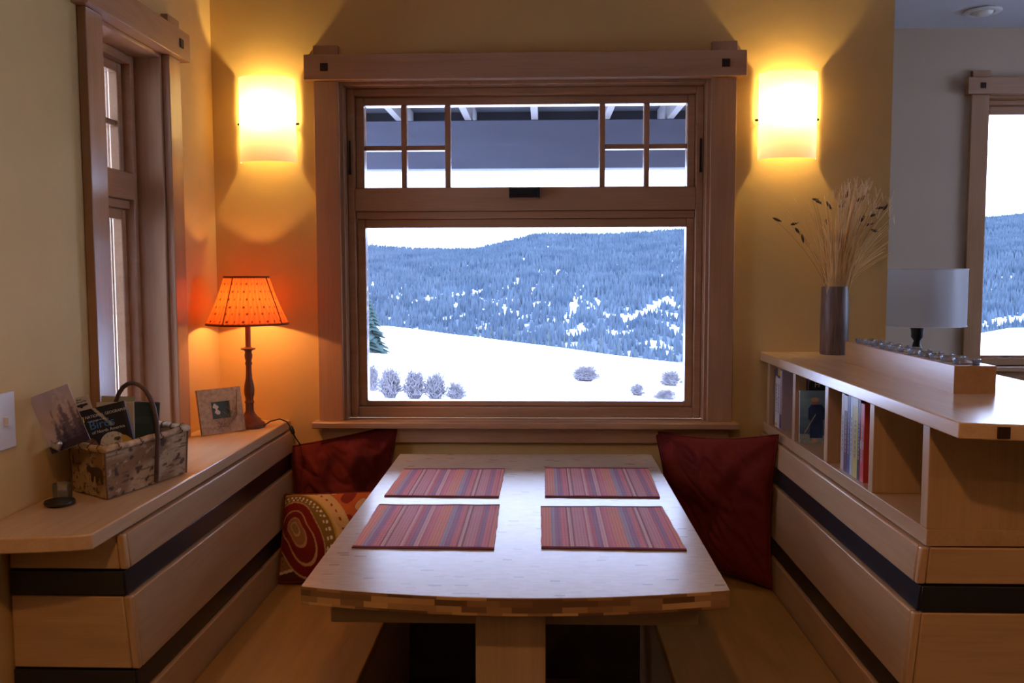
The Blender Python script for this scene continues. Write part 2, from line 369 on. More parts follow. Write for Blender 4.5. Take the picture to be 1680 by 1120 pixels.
def window(name, W, T, d1, axes, casing_to, hdr, upper=True, sill=None, muntins=True, thick=.022, back=.06):
    """T maps (u along the wall, w outward, z) to the world; w=0 is the wall face; axes = material suffix along u"""
    u0, u1, z0, z1 = W
    def B(mb, ua, ub, wa, wb_, za, zb):
        P = [T(ua, wa, za), T(ub, wa, za), T(ub, wb_, za), T(ua, wb_, za), T(ua, wa, zb), T(ub, wa, zb), T(ub, wb_, zb), T(ua, wb_, zb)]
        cr = (Vector(P[1]) - Vector(P[0])).cross(Vector(P[3]) - Vector(P[0]))
        if cr.z < 0: P = [P[0], P[3], P[2], P[1], P[4], P[7], P[6], P[5]]
        return mb.hexa(P)
    root = empty(name, T((u0 + u1) / 2, 0, z0), kind='structure')
    uM, zM = M['trim' + axes], M['trimZ']
    cw = .078
    for s in (0, 1):
        a, b = (u0 - cw, u0 + .002) if s == 0 else (u1 - .002, u1 + cw)
        m = MB(); B(m, a, b, -thick, 0, casing_to, hdr[0]); B(m, a, b, -thick, 0, hdr[1], hdr[1] + .033)
        obj('casing', m, zM, root, bevel=.002)
    m = MB(); B(m, u0 - cw - .026, u1 + cw + .026, -.042, 0, hdr[0], hdr[1]); obj('header', m, uM, root, bevel=.002)
    for pu in (u0 - .038, u1 + .038):
        m = MB(); B(m, pu - .012, pu + .012, -.045, -.042, (hdr[0] + hdr[1]) / 2 - .012, (hdr[0] + hdr[1]) / 2 + .012); obj('peg', m, M['walnut'], root)
    if sill:
        m = MB(); B(m, u0 - cw - .018, u1 + cw + .018, -.06, 0, z0 - .02, z0); B(m, u0, u1, 0, d1, z0 - .02, z0); obj('window_sill', m, uM, root, bevel=.003)
        m = MB(); B(m, u0 - cw + .008, u1 + cw - .008, -.022, 0, sill, z0 - .02); obj('apron', m, uM, root, bevel=.002)
    # jamb lining with a small bead, fixed frame, sashes
    j = .012
    m = MB(); B(m, u0, u0 + j, .0, d1 + back, z0, z1); B(m, u1 - j, u1, .0, d1 + back, z0, z1); B(m, u0 + j, u1 - j, .0, d1 + back, z1 - j, z1)
    obj('jamb', m, zM, root, bevel=.002)
    f = .036; a0, a1 = u0 + j, u1 - j
    b0, b1 = u0 + f, u1 - f; zt = z1 - f
    m = MB(); B(m, a0, b0, d1, d1 + back, z0, z1 - j); B(m, b1, a1, d1, d1 + back, z0, z1 - j); B(m, b0, b1, d1, d1 + back, zt, z1 - j)
    B(m, b0, b1, d1, d1 + back, z0, z0 + .036)
    zr0, zr1 = 1.535, 1.64
    if upper: B(m, b0, b1, d1 + .012, d1 + back, zr0, zr0 + .025)
    obj('frame', m, uM, root, bevel=.003)
    sd = d1 + .025; g0, g1 = u0 + .064, u1 - .061; st = .046 if back > .055 else .028
    gz0 = z0 + .053
    gd = d1 + .048
    if upper:
        # lower fixed sash
        m = MB(); B(m, b0, g0, sd, sd + st, z0 + .036, zr0); B(m, g1, b1, sd, sd + st, z0 + .036, zr0)
        B(m, g0, g1, sd, sd + st, z0 + .036, gz0); B(m, g0, g1, sd, sd + st, 1.506, zr0)
        obj('sash', m, uM, root, bevel=.003)
        m = MB(); B(m, g0, g1, gd, gd + .004, gz0, 1.506); obj('window_pane', m, M['glass'], root, smooth=0)
        # upper hinged sash
        m = MB(); B(m, b0, g0, sd, sd + st, zr0 + .025, zt); B(m, g1, b1, sd, sd + st, zr0 + .025, zt)
        B(m, g0, g1, sd, sd + st, 1.909, zt); B(m, b0, b1, d1 - .002, sd, zr0 + .025, zr1 - .004); B(m, g0, g1, sd, sd + st, zr0 + .025, zr1)
        s2 = obj('sash', m, uM, root, bevel=.003)
        m = MB(); B(m, g0, g1, gd, gd + .004, zr1, 1.909); obj('window_pane', m, M['glass'], root, smooth=0)
        if muntins:
            w = g1 - g0; k = .1235
            cs = [g0 + w * q for q in (k, 2 * k + .013, 1 - 2 * k - .013, 1 - k)] if w > .8 else [g0 + w * .35, g0 + w * .65]
            for q in cs:
                m = MB(); B(m, q - .009, q + .009, sd + .008, gd + .02, zr1, 1.909); obj('muntin', m, zM, root, bevel=.002)
            zq = 1.771
            for (ua, ub) in ([(g0, cs[1] - .009), (cs[2] + .009, g1)] if w > .8 else [(g0, g1)]):
                m = MB(); B(m, ua, ub, sd + .010, gd + .018, zq - .008, zq + .008); obj('muntin', m, uM, root, bevel=.002)
            if w > .8:
                for hu in (u0 + .022, u1 - .022):
                    m = MB(); B(m, hu - .003, hu + .003, d1 - .006, d1, 1.685, 1.79)
                    m.lathe([(.004, 0), (.0045, .002), (.0045, .012), (.003, .016)], T(hu, d1 - .006, 1.68), 10)
                    obj('hinge', m, M['bronze'], root)
                m = MB()
                c = (-.058)
                P = [T(c - .045, d1 - .006, 1.632), T(c - .045, d1 - .030, 1.628), T(c - .045, d1 - .034, 1.612), T(c - .045, d1 - .026, 1.600)]
                for i in range(3):
                    p, q = P[i], P[i + 1]; e = Vector((.09, 0, 0)); nn = Vector((0, .004, .003))
                    m.hexa([Vector(p) + nn, Vector(q) + nn, Vector(q) + nn + e, Vector(p) + nn + e, p, q, Vector(q) + e, Vector(p) + e])
                B(m, c - .05, c - .043, d1 - .034, d1 - .002, 1.600, 1.634); B(m, c + .043, c + .05, d1 - .034, d1 - .002, 1.600, 1.634)
                obj('sash_handle', m, M['bronze'], root, bevel=.001)
    else:
        g0, g1 = u0 + .05, u1 - .05; gt = z1 - .076
        m = MB(); B(m, b0, g0, sd, sd + st, z0 + .036, zt); B(m, g1, b1, sd, sd + st, z0 + .036, zt)
        B(m, g0, g1, sd, sd + st, z0 + .036, gz0 - .008); B(m, g0, g1, sd, sd + st, gt, zt)
        obj('sash', m, uM, root, bevel=.003)
        m = MB(); B(m, g0, g1, gd, gd + .004, gz0 - .008, gt); obj('window_pane', m, M['glass'], root, smooth=0)
    return root
window('window_1', W1, lambda u, w, z: (u, YB + w, z), .05, 'X', .87, (1.97, 2.05), sill=.798)
window('window_2', W2, lambda u, w, z: (XL - w, u, z), .075, 'Y', .871, (1.97, 2.05), back=.054)
window('window_3', W3, lambda u, w, z: (u, YF + w, z), .05, 'X', .91, (2.172, 2.248), upper=False, sill=.84)
window('window_added_daylight', W4, lambda u, w, z: (4.8 + w, u, z), .05, 'Y', .90, (2.172, 2.248), upper=False, sill=.83)  # added out of view for its daylight

# ------------------------------------------------------------------ built-in cabinets either side of the booth
Z0 = .838; TAN = .0875
bands = [(.713, .761), (.511, .557)]
def cabinet(sgn, Xf, Xback, Yend, label, name):
    """battered panel wall: face leans in toward the booth going down"""
    root = empty(name, (sgn * (Xf + Xback) / 2, (Yend + YB) / 2, 0), label, 'cabinet')
    fx = lambda z: sgn * (Xf - TAN * (Z0 - z))
    xb = sgn * Xback
    def HX(z0_, z1_, y0, y1, off, xin=None):
        """slab between the face (offset off outward) and 25 mm behind"""
        a0, a1 = fx(z0_) - sgn * off, fx(z1_) - sgn * off
        b0, b1 = (fx(z0_) + sgn * .025, fx(z1_) + sgn * .025) if xin is None else (xin, xin)
        P = [(a0, y0, z0_), (b0, y0, z0_), (b0, y1, z0_), (a0, y1, z0_), (a1, y0, z1_), (b1, y0, z1_), (b1, y1, z1_), (a1, y1, z1_)]
        if sgn < 0: P = [P[i] for i in (1, 0, 3, 2, 5, 4, 7, 6)]
        return P
    lv = [(.765, Z0 - .003), (.561, .709), (.0, .507)]
    ft = .022   # corner post width
    m = MB().hexa(HX(0, Z0 - .004, Yend + .02, YB, -.012, xb)); obj('carcass', m, M['walnut'], root)
    for a, b in lv:
        m = MB().hexa(HX(a, b, Yend + .014, YB - .002, .008)); obj('panel', m, M['mapleY'], root, bevel=.003)
        # end panel facing the room, with its corner bead
        x0, x1 = fx(a) + sgn * .012, xb
        P = HX(a, b, Yend, Yend + .02, -.010, xb)
        m = MB().hexa(P); obj('end_panel', m, M['mapleX'], root, bevel=.003)
        m = MB().hexa([tuple(q) for q in HX(a, b, Yend - .001, Yend + .013, .007)][:8]); 
        obj('corner_bead', MB().hexa(_narrow(m.v, sgn)), M['mapleZ'], root, bevel=.003)
    for a, b in bands:
        m = MB().hexa(HX(a, b, Yend + .002, YB - .002, .0))
        obj('dark_band', m, M['black'], root, bevel=.001)
        m = MB().hexa(HX(a, b, Yend - .002, Yend + .02, -.004, xb)); obj('dark_band', m, M['black'], root, bevel=.001)
    return root
def _narrow(v, sgn):
    v = [list(p) for p in v]
    idx = (1, 2, 5, 6) if sgn > 0 else (0, 3, 4, 7)
    mate = {1: 0, 2: 3, 5: 4, 6: 7} if sgn > 0 else {0: 1, 3: 2, 4: 5, 7: 6}
    for i in idx: v[i][0] = v[mate[i]][0] + sgn * .016
    return v
cabinet(-1, .84, -XL - .006, 1.735, 'low maple panelled cabinet with two dark bands under the left countertop', 'panelled_cabinet')
cabinet(1, .72, 1.10, 1.69, 'low maple panelled cabinet with two dark bands under the bookcase', 'panelled_cabinet')

# left countertop with gently bowed near end
poly = [(XL + .001, YB - .001), (-.838, YB - .001), (-.838, 1.622), (-.87, 1.608), (-.94, 1.596), (-1.0, 1.590), (XL + .001, 1.588)]
m = MB().prism(list(reversed(poly)), .840, .870); obj('countertop', m, M['top'], bevel=.003, label='narrow pale maple countertop along the left wall, holding the basket and orange lamp', cat='countertop')

# ------------------------------------------------------------------ bookcase on the right
bk = empty('bookcase', (.92, 2.3, Z0), 'low maple bookcase with open cubbies dividing the booth from the next room', 'bookcase')
XB0, XB1 = .722, 1.10
YE = 1.69
poly = [(.708, YB - .001), (.708, 1.545), (.76, 1.53), (.86, 1.512), (.98, 1.502), (1.137, 1.50), (1.137, YB - .001)]
m = MB().prism(list(poly), 1.069, 1.097); obj('top', m, M['top'], bk, bevel=.002)
m = MB().box(.765, .785, 1.5245, 1.54, 1.0725, 1.0925)
obj('peg', m, M['walnut'], bk)
obj('base_shelf', MB().box(XB0, XB1, YE, YB - .002, Z0, .870), M['mapleY'], bk, bevel=.0015)
obj('end_panel', MB().box(XB0 + .018, XB1, YE, YE + .02, .870, 1.069), M['mapleZ'], bk)
for y in (2.88, 2.585, 2.288, 1.972):
    obj('divider', MB().box(XB0, XB1 - .015, y, y + .026, .870, 1.069), M['mapleZ'], bk, bevel=.0015)
obj('stile', MB().box(XB0, XB0 + .02, YE, YE + .03, .870, 1.069), M['mapleZ'], bk, bevel=.0015)
obj('divider', MB().box(XB0 + .02, XB1 - .015, YE + .02, YE + .03, .870, 1.069), M['mapleZ'], bk)
obj('back_panel', MB().box(XB1 - .013, XB1, YE + .02, YB - .002, .870, 1.069), M['mapleY'], bk)

# ------------------------------------------------------------------ benches
for sgn, xa, xb_, lab in ((-1, -.790, -.42, 'left'), (1, .30, .671, 'right')):
    b = empty('bench', ((xa + xb_) / 2, 2.3, 0), 'built-in maple bench seat on the %s side of the table' % lab, 'bench')
    m = MB().box(xa, xb_, 1.70, YB - .002, .402, .430); obj('seat', m, M['seat'], b, bevel=.003)
    x0, x1 = (xa + .038, xb_ - .025) if sgn < 0 else (xa + .025, xb_ - .038)
    m = MB().box(x0, x1, 1.73, YB - .002, .0, .402); obj('base', m, M['mapleY'], b)

# ------------------------------------------------------------------ table
def bricks(name, plane, bw, rh, cols, rough, dash=0, spec=.5):
    m, t, p = new_mat(name)
    c = t.nodes.new('ShaderNodeTexCoord'); sp = t.nodes.new('ShaderNodeSeparateXYZ'); cb = t.nodes.new('ShaderNodeCombineXYZ')
    t.links.new(c.outputs['Object'], sp.inputs[0])
    t.links.new(sp.outputs[plane[0]], cb.inputs[0]); t.links.new(sp.outputs[plane[1]], cb.inputs[1])
    br = t.nodes.new('ShaderNodeTexBrick'); br.inputs['Scale'].default_value = 1
    br.inputs['Brick Width'].default_value = bw; br.inputs['Row Height'].default_value = rh; br.inputs['Mortar Size'].default_value = 0.0
    br.inputs['Color1'].default_value = (0, 0, 0, 1); br.inputs['Color2'].default_value = (1, 1, 1, 1); br.inputs['Bias'].default_value = 0
    br.offset = .37; br.squash = 1.3; br.squash_frequency = 3
    t.links.new(cb.outputs[0], br.inputs['Vector'])
    r = t.nodes.new('ShaderNodeValToRGB'); r.color_ramp.interpolation = 'LINEAR'
    els = r.color_ramp.elements
    while len(els) < len(cols): els.new(.5)
    for e, (pos, cl) in zip(els, cols): e.position = pos; e.color = cl
    t.links.new(br.outputs['Color'], r.inputs['Fac'])
    t.links.new(r.outputs['Color'], p.inputs['Base Color'])
    p.inputs['Roughness'].default_value = rough; p.inputs['Specular IOR Level'].default_value = spec
    return m
M['table_top'] = bricks('laminated_bamboo_top', 'XY', .019, .007, [(0, L(.26, .20, .15)), (.012, L(.30, .24, .18)), (.03, L(.47, .37, .27)), (1, L(.52, .42, .31))], .27)
M['table_edge'] = bricks('laminated_bamboo_edge', 'XZ', .045, .011, [(0, L(.10, .045, .02)), (.35, L(.20, .10, .045)), (.7, L(.28, .15, .06)), (1, L(.50, .30, .12))], .4)
tb = empty('dining_table', (-.055, 2.2, 0), 'booth dining table with laminated bamboo top and bowed front edge under four placemats', 'table')
fr = []
for i in range(25):
    u = i / 24; x = -.447 + .789 * u; fr.append((x, 1.617 - .052 * (1 - (2 * u - 1) ** 2)))
poly = fr + [(.349, 2.862), (-.458, 2.850)]
m = MB().prism(poly, .742, .776, 0, 1); obj('tabletop', m, [M['table_top'], M['table_edge']], tb, bevel=.0015, smooth=25)
for y0 in (1.70, 2.52):
    obj('rail', MB().box(-.413, .30, y0, y0 + .06, .674, .742), M['oakX'], tb, bevel=.004)
obj('leg', MB().box(-.125, .006, 1.635, 1.70, .05, .742), M['oak'], tb, bevel=.003)
obj('leg', MB().box(-.125, .006, 2.58, 2.645, .05, .742), M['oak'], tb, bevel=.003)
obj('stretcher', MB().box(-.09, -.03, 1.70, 2.58, .20, .30), M['oakX'], tb, bevel=.003)
for y0 in (1.60, 2.56):
    obj('foot', MB().box(-.33, .21, y0, y0 + .10, 0, .05), M['oakX'], tb, bevel=.004)

# ------------------------------------------------------------------ placemats
def mat_placemat():
    m, t, p = new_mat('striped_woven_cotton')
    c = t.nodes.new('ShaderNodeTexCoord'); sp = t.nodes.new('ShaderNodeSeparateXYZ'); t.links.new(c.outputs['Object'], sp.inputs[0])
    mr = t.nodes.new('ShaderNodeMapRange'); mr.inputs[1].default_value = -.155; mr.inputs[2].default_value = .155
    t.links.new(sp.outputs[0], mr.inputs[0])
    r = t.nodes.new('ShaderNodeValToRGB'); r.color_ramp.interpolation = 'CONSTANT'
    P = dict(o=srgb(214, 122, 96), k=srgb(206, 100, 112), d=srgb(130, 36, 58), v=srgb(148, 84, 130), b=srgb(160, 132, 156), m=srgb(184, 78, 100), l=srgb(212, 156, 160), g=srgb(196, 124, 136))
    seq = [(0, 'm'), (.015, 'o'), (.085, 'b'), (.115, 'v'), (.155, 'k'), (.20, 'd'), (.212, 'l'), (.235, 'd'), (.248, 'g'), (.33, 'm'), (.345, 'l'), (.37, 'm'), (.40, 'v'), (.44, 'l'),
           (.47, 'm'), (.49, 'k'), (.53, 'o'), (.61, 'b'), (.645, 'v'), (.69, 'k'), (.73, 'd'), (.742, 'l'), (.765, 'd'), (.78, 'g'), (.85, 'm'), (.865, 'v'), (.90, 'k'), (.94, 'm'), (.955, 'o'), (.985, 'd')]
    els = r.color_ramp.elements
    while len(els) < len(seq): els.new(.5)
    for e, (pos, k) in zip(els, seq): e.position = pos; e.color = P[k]
    t.links.new(mr.outputs[0], r.inputs['Fac'])
    w1 = t.nodes.new('ShaderNodeTexWave'); w1.bands_direction = 'Y'; w1.inputs['Scale'].default_value = 50; w1.inputs['Distortion'].default_value = .6
    t.links.new(c.outputs['Object'], w1.inputs['Vector'])
    w2 = t.nodes.new('ShaderNodeTexWave'); w2.bands_direction = 'X'; w2.inputs['Scale'].default_value = 45; w2.inputs['Distortion'].default_value = 1
    t.links.new(c.outputs['Object'], w2.inputs['Vector'])
    mu = t.nodes.new('ShaderNodeMath'); mu.operation = 'ADD'; t.links.new(w1.outputs['Fac'], mu.inputs[0]); t.links.new(w2.outputs['Fac'], mu.inputs[1])
    m2 = t.nodes.new('ShaderNodeMapRange'); m2.inputs[1].default_value = 0; m2.inputs[2].default_value = 2; m2.inputs[3].default_value = .62; m2.inputs[4].default_value = 1.2
    t.links.new(mu.outputs[0], m2.inputs[0])
    vm = t.nodes.new('ShaderNodeVectorMath'); vm.operation = 'SCALE'
    t.links.new(r.outputs['Color'], vm.inputs[0]); t.links.new(m2.outputs[0], vm.inputs['Scale'])
    t.links.new(vm.outputs[0], p.inputs['Base Color']); p.inputs['Sheen Weight'].default_value = .35; p.inputs['Sheen Roughness'].default_value = .4; p.inputs['Roughness'].default_value = .85; p.inputs['Specular IOR Level'].default_value = .3
    b = t.nodes.new('ShaderNodeBump'); b.inputs['Strength'].default_value = .3; b.inputs['Distance'].default_value = .001
    t.links.new(mu.outputs[0], b.inputs['Height']); t.links.new(b.outputs[0], p.inputs['Normal'])
    return m
M['placemat'] = mat_placemat()
M['hem'] = plain('dark_red_hem', L(.13, .02, .03), .9, spec=.1)
def placemat(c4, label, sd):
    """c4: near-left, near-right, far-right, far-left corners (x,y)"""
    zt = .776
    root_c = Vector(((c4[0][0] + c4[2][0]) / 2, (c4[0][1] + c4[2][1]) / 2, zt))
    def P(u, v, k):
        a = Vector(c4[0]).lerp(Vector(c4[1]), u); b = Vector(c4[3]).lerp(Vector(c4[2]), u); q = a.lerp(b, v)
        nx = noise.noise(Vector((u * 5 + sd, v * 5, sd)))
        edge = (.0025 * noise.noise(Vector((v * 9, sd, 3))) * (1 if abs(u - .5) > .45 else 0))
        z = zt + .0006 + (.0022 + .0010 * nx) * k
        return (q[0] + edge, q[1] + (.0016 * noise.noise(Vector((u * 8, sd, 5))) if abs(v - .5) > .45 else 0), z)
    mb = MB()
    n = 30
    grid(lambda u, v: P(u, v, 1), n, n, mb=mb)
    b0 = len(mb.v); grid(lambda u, v: P(1 - u, v, 0), n, n, mb=mb)
    N = n + 1
    for j in range(n):
        mb.f.append((j * N, (j + 1) * N, b0 + (j + 1) * N + n, b0 + j * N + n)); mb.mi.append(1)
        mb.f.append((j * N + n, b0 + j * N, b0 + (j + 1) * N, (j + 1) * N + n)); mb.mi.append(1)
        mb.f.append((j, b0 + n - j, b0 + n - j - 1, j + 1)); mb.mi.append(1)
        t = n * N; mb.f.append((t + j, t + j + 1, b0 + t + n - j - 1, b0 + t + n - j)); mb.mi.append(1)
    for k, f in enumerate(mb.f[:n * n]):
        if k // n == 0 or k // n == n - 1: mb.mi[k] = 1
    o = obj('placemat', mb, [M['placemat'], M['hem']], smooth=30, label=label, cat='placemat', group='striped placemats on the table')
    return o
placemat([(-.401, 1.849), (-.101, 1.844), (-.106, 2.210), (-.407, 2.205)], 'striped red placemat on the near left of the table', 1.3)
placemat([(-.002, 1.855), (.300, 1.846), (.295, 2.203), (-.004, 2.197)], 'striped red placemat on the near right of the table', 2.1)
placemat([(-.409, 2.290), (-.111, 2.284), (-.111, 2.628), (-.409, 2.621)], 'striped red placemat on the far left of the table, by the red and paisley cushions', 3.7)
placemat([(.007, 2.293), (.302, 2.290), (.314, 2.645), (.008, 2.647)], 'striped red placemat on the far right of the table, by the single red cushion', 4.9)

# ------------------------------------------------------------------ cushions
def cushion(TL, TR, BR, BL, th, mat, label, sd=0, n=90, cf=None, wr=.006, pinch=.05, grp=None, name='throw_pillow', m_v=None):
    TL, TR, BR, BL = map(Vector, (TL, TR, BR, BL)); nv = n if m_v is None else m_v
    nrm = (TR - TL).cross(BL - TL).normalized()
    cen = (TL + TR + BR + BL) / 4
    if nrm.dot(CAM - cen) < 0: nrm = -nrm
    def P(u, v, s):
        uu = .5 + (u - .5) * (1 - pinch * sin(pi * v)); vv = .5 + (v - .5) * (1 - pinch * sin(pi * u))
        p = TL.lerp(TR, uu).lerp(BL.lerp(BR, uu), vv)
        h = (max(0, sin(pi * u)) * max(0, sin(pi * v))) ** .5
        w = wr * noise.noise(Vector((u * 4 + sd, v * 4, sd))) * 2.2 * h
        r = atan2(v - .5, u - .5)
        e = min(1, max(abs(u - .5), abs(v - .5)) * 2)
        w += wr * .55 * sin(r * 11 + sd + 5 * noise.noise(Vector((u * 3, v * 3, sd)))) * e ** 2 * h
        fd = noise.noise(Vector(((u + v) * 2.2 + sd, (u - v) * 7, sd))); w -= wr * 1.6 * max(0, .25 - abs(fd)) * h
        return p + nrm * (s * th * h + w * (1 if s > 0 else 0))
    mb = MB()
    grid(lambda u, v: P(u, 1 - v, 1), n, nv, cfunc=(lambda u, v: cf(u, v)) if cf else None, mb=mb)
    grid(lambda u, v: P(1 - u, 1 - v, -1), n, nv, cfunc=(lambda u, v: (.2, .02, .01)) if cf else None, mb=mb)
    # welt: weld by a piping tube around the seam
    ring = [P(i / 20, 0, 0) for i in range(20)] + [P(1, i / 20, 0) for i in range(20)] + [P(1 - i / 20, 1, 0) for i in range(20)] + [P(0, 1 - i / 20, 0) for i in range(21)]
    o = obj(name, mb, mat, smooth=60, label=label, cat='pillow', group=grp)
    pm = MB().tube(ring, .0035, 6); 
    if cf: pm.cols = [(.16, .02, .012)] * len(pm.v)
    obj('piping', pm, mat, o, smooth=60)
    return o
cushion((-.836, 2.93, .782), (-.478, 2.93, .858), (-.53, 2.82, .445), (-.770, 2.80, .440), .05, M['red_cloth'], 'dark red throw pillow behind the paisley cushion in the left corner of the booth', 1.7, wr=.020, pinch=.02)
cushion((.372, 2.935, .835), (.712, 2.72, .865), (.664, 2.58, .44), (.40, 2.78, .44), .055, M['red_cloth'], 'dark red throw pillow leaning alone in the right corner of the booth', 5.2, wr=.020, pinch=.085)
def paisley(u, v):
    X = u * 1260 + 130; Y = (1 - v) * 850 + 190
    dx, dy = X - 285, Y - 530
    def lvl(r0, stretch, cx=285, cy=530, tail=.92, pw=5, bx=1.0):
        ddx, ddy = X - cx, Y - cy; th = atan2(ddy, ddx); rr = sqrt((ddx * bx) ** 2 + ddy ** 2)
        return rr / (r0 * (1 + stretch * ((1 + cos(th - tail)) / 2) ** pw))
    a = lvl(95, 2.0, pw=11)
    if a < .35: return (.22, .12, .05)
    if a < .45: return (.42, .26, .10)
    if a < .80: return (.24, .11, .045)
    if a < .92: return (.40, .20, .09)
    b = lvl(152, 2.0, 280, 525, pw=11)
    if b < .95: return (.15, .012, .008)
    if b < 1.03: return (.46, .26, .12)
    c = lvl(240, 1.3, 275, 530, pw=8, bx=.95)
    if c < 1.0: return (.17, .010, .008)
    if c < 1.04: return (.48, .30, .14)
    if Y > 780 and X < 560:
        k = Y + .15 * X
        if k < 830: return (.15, .012, .008)
        if k > 975 and k < 1000: return (.55, .40, .25)
        d = (sin(X * .12) * sin(k * .13)) > .75
        return (.08, .02, .01) if d or k > 1000 else (.26, .12, .03)
    d = lvl(345, .8, 270, 545, pw=5, bx=.85)
    if d < 1.0:
        th = atan2(Y - 560, X - 270)
        if abs(d - .9) < .03 and sin(th * 40) > .3: return (.7, .6, .45)
        if abs(d - .82) < .02 and sin(th * 34) > .5: return (.7, .6, .45)
        return (.19, .11, .025)
    if d < 1.05: return (.45, .30, .05)
    e = lvl(430, .6, 280, 550, bx=.78)
    if e < 1.1:
        th = atan2(Y - 560, X - 280)
        if abs(e - .95) < .02 and sin(th * 38) > .4: return (.25, .03, .01)
        return (.58, .36, .15)
    k = sin(X * .018) + sin(Y * .022 + X * .006)
    if k > 1.1: return (.60, .36, .18)
    if k > .95: return (.2, .02, .01)
    if k < -.8: return (.20, .02, .012)
    return (.45, .10, .025)
cushion((-.805, 2.755, .664), (-.50, 2.775, .672), (-.47, 2.60, .438), (-.786, 2.60, .438), .042, M['vcol_cloth'], 'small paisley cushion in brown, orange and olive below the left red pillow', 8.8, n=170, m_v=100, cf=paisley, wr=.003, pinch=.02)

def at(px, py, Y):
    d = RM @ Vector(((px - 840) / 1480, -(py - 560) / 1480, -1)); return CAM + d * (Y / d.y)
def atz(px, py, z):
    d = RM @ Vector(((px - 840) / 1480, -(py - 560) / 1480, -1)); return CAM + d * ((z - CAM.z) / d.z)
def lamp(name, loc, col, energy, radius=.02, parent=None, spot=None):
    ld = bpy.data.lights.new(name, 'SPOT' if spot else 'POINT'); ld.energy = energy; ld.color = col; ld.shadow_soft_size = radius
    if spot: ld.spot_size = radians(spot); ld.spot_blend = .6
    o = bpy.data.objects.new(name, ld); COL.objects.link(o)
    if parent: o.parent = parent; o.location = Vector(loc) - WORLD[parent.name]
    else: o.location = loc
    return o

# ------------------------------------------------------------------ wall sconces
SC_COL = (1, .72, .28); SC_E = 7.4
def sconce(cx, label):
    cz0, cz1 = 1.712, 1.980
    r = empty('wall_sconce', (cx, YB, 1.84), label, 'wall lamp', 'wall sconces beside the window')
    sh = grid(lambda u, v: (cx - .091 * cos(pi * u), YB - .006 - .072 * sin(pi * u) ** .8, cz0 + (cz1 - cz0) * v), 28, 12)
    obj('glass_shade', sh, M['sconce_glass'], r, smooth=80)
    m = MB().box(cx - .035, cx + .035, YB - .012, YB, 1.79, 1.90); m.box(cx - .085, cx + .085, YB - .016, YB - .012, 1.835, 1.841); obj('back_plate', m, M['white_plastic'], r, bevel=.002)
    for s in (-1, 1):
        m = MB().lathe([(.004, 0), (.004, .008), (.002, .010)], (0, 0, 0), 10)
        m.xform(Matrix.Translation((cx + s * .091, YB - .008, 1.838)) @ Matrix.Rotation(s * pi / 2, 4, 'Y'))
        obj('clip', m, M['bronze'], r)
    m = MB().lathe([(.012, -.03), (.012, -.012), (.015, -.004), (.020, .012), (.0215, .024), (.018, .038), (.010, .046), (.002, .049)], (cx, YB - .038, 1.85), 16)
    obj('bulb', m, M['glass'], r, smooth=60)
    lamp('bulb_light', (cx, YB - .038, 1.872), SC_COL, SC_E, .014, r)
sconce(-.888, 'curved white glass wall sconce, lit, left of the window above the orange lamp')
sconce(.778, 'curved white glass wall sconce, lit, right of the window above the grass vase')

# ------------------------------------------------------------------ orange table lamp
LX, LY = -.925, 2.800
tl = empty('table_lamp', (LX, LY, .87), 'lit table lamp with orange patterned shade on a turned dark wood base', 'lamp')
prof = [(.047, 0), (.048, .006), (.046, .014), (.036, .020), (.034, .026), (.024, .034), (.017, .044), (.013, .052), (.0125, .075), (.0155, .080), (.0125, .086), (.0125, .094), (.0155, .104),
        (.0165, .118), (.0150, .134), (.0105, .155), (.0090, .175), (.0085, .195), (.0115, .203), (.0085, .210), (.0110, .218), (.0125, .228), (.0100, .240), (.013, .244), (.0225, .247), (.0225, .251), (.010, .254), (.0085, .256), (.0085, .330)]
obj('base', MB().lathe(prof, (LX, LY, .87), 28), M['lamp_wood'], tl, smooth=50)
zb, zt_ = 1.197, 1.345
NU, NV = 192, 44
def shade_col(u, v):
    k = .80 + .20 * sin(u * 2 * pi * 48 + 2 * noise.noise(Vector((u * 30, v * 3, 0)))) * .8  # bright and dark of the pleats painted into the colour
    k += .12 * noise.noise(Vector((u * 90, v * 4, 2)))
    row = v * 6.5; rr = int(row); uu = (u * 30 + .5 * (rr % 2)) % 1
    if abs(uu - .5) < .10 and abs(row - rr - .5) < .14: k *= .10
    if v < .03 or v > .965: k *= .12
    return (k, k * .95, k * .9)
def shade_p(u, v):
    a = 2 * pi * u; r = .125 + (.068 - .125) * v; r *= 1 + .012 * sin(a * 48) * (1 - .5 * v); r += -.004 * sin(pi * v)
    return (LX + r * cos(a), LY + r * sin(a), zb + (zt_ - zb) * v)
obj('lamp_shade', grid(shade_p, NU, NV, shade_col), M['shade_orange'], tl, smooth=80)
for zz, rr in ((zb, .1255), (zt_, .0685)):
    obj('shade_trim', MB().tube([(LX + rr * cos(2 * pi * i / 40), LY + rr * sin(2 * pi * i / 40), zz) for i in range(41)], .0022, 6), M['shade_trim'], tl)
for an in (radians(253), radians(73), radians(163), radians(343)):
    obj('shade_rib', MB().tube([(LX + (.127 - .057 * t) * cos(an), LY + (.127 - .057 * t) * sin(an), zb + (zt_ - zb) * t) for t in (0, .25, .5, .75, 1)], .0016, 6), M['shade_trim'], tl)
m = MB().lathe([(.006, 0), (.006, .02)], (LX, LY, 1.325), 8)
for k in range(3):
    a = k * 2.09 + .4; m.tube([(LX, LY, 1.335), (LX + .067 * cos(a), LY + .067 * sin(a), 1.343)], .0014, 5)
obj('shade_holder', m, M['bronze'], tl)
obj('bulb', MB().lathe([(.010, -.035), (.011, -.02), (.018, 0), (.022, .018), (.018, .036), (.006, .045)], (LX, LY, 1.236), 16), M['glass'], tl, smooth=60)
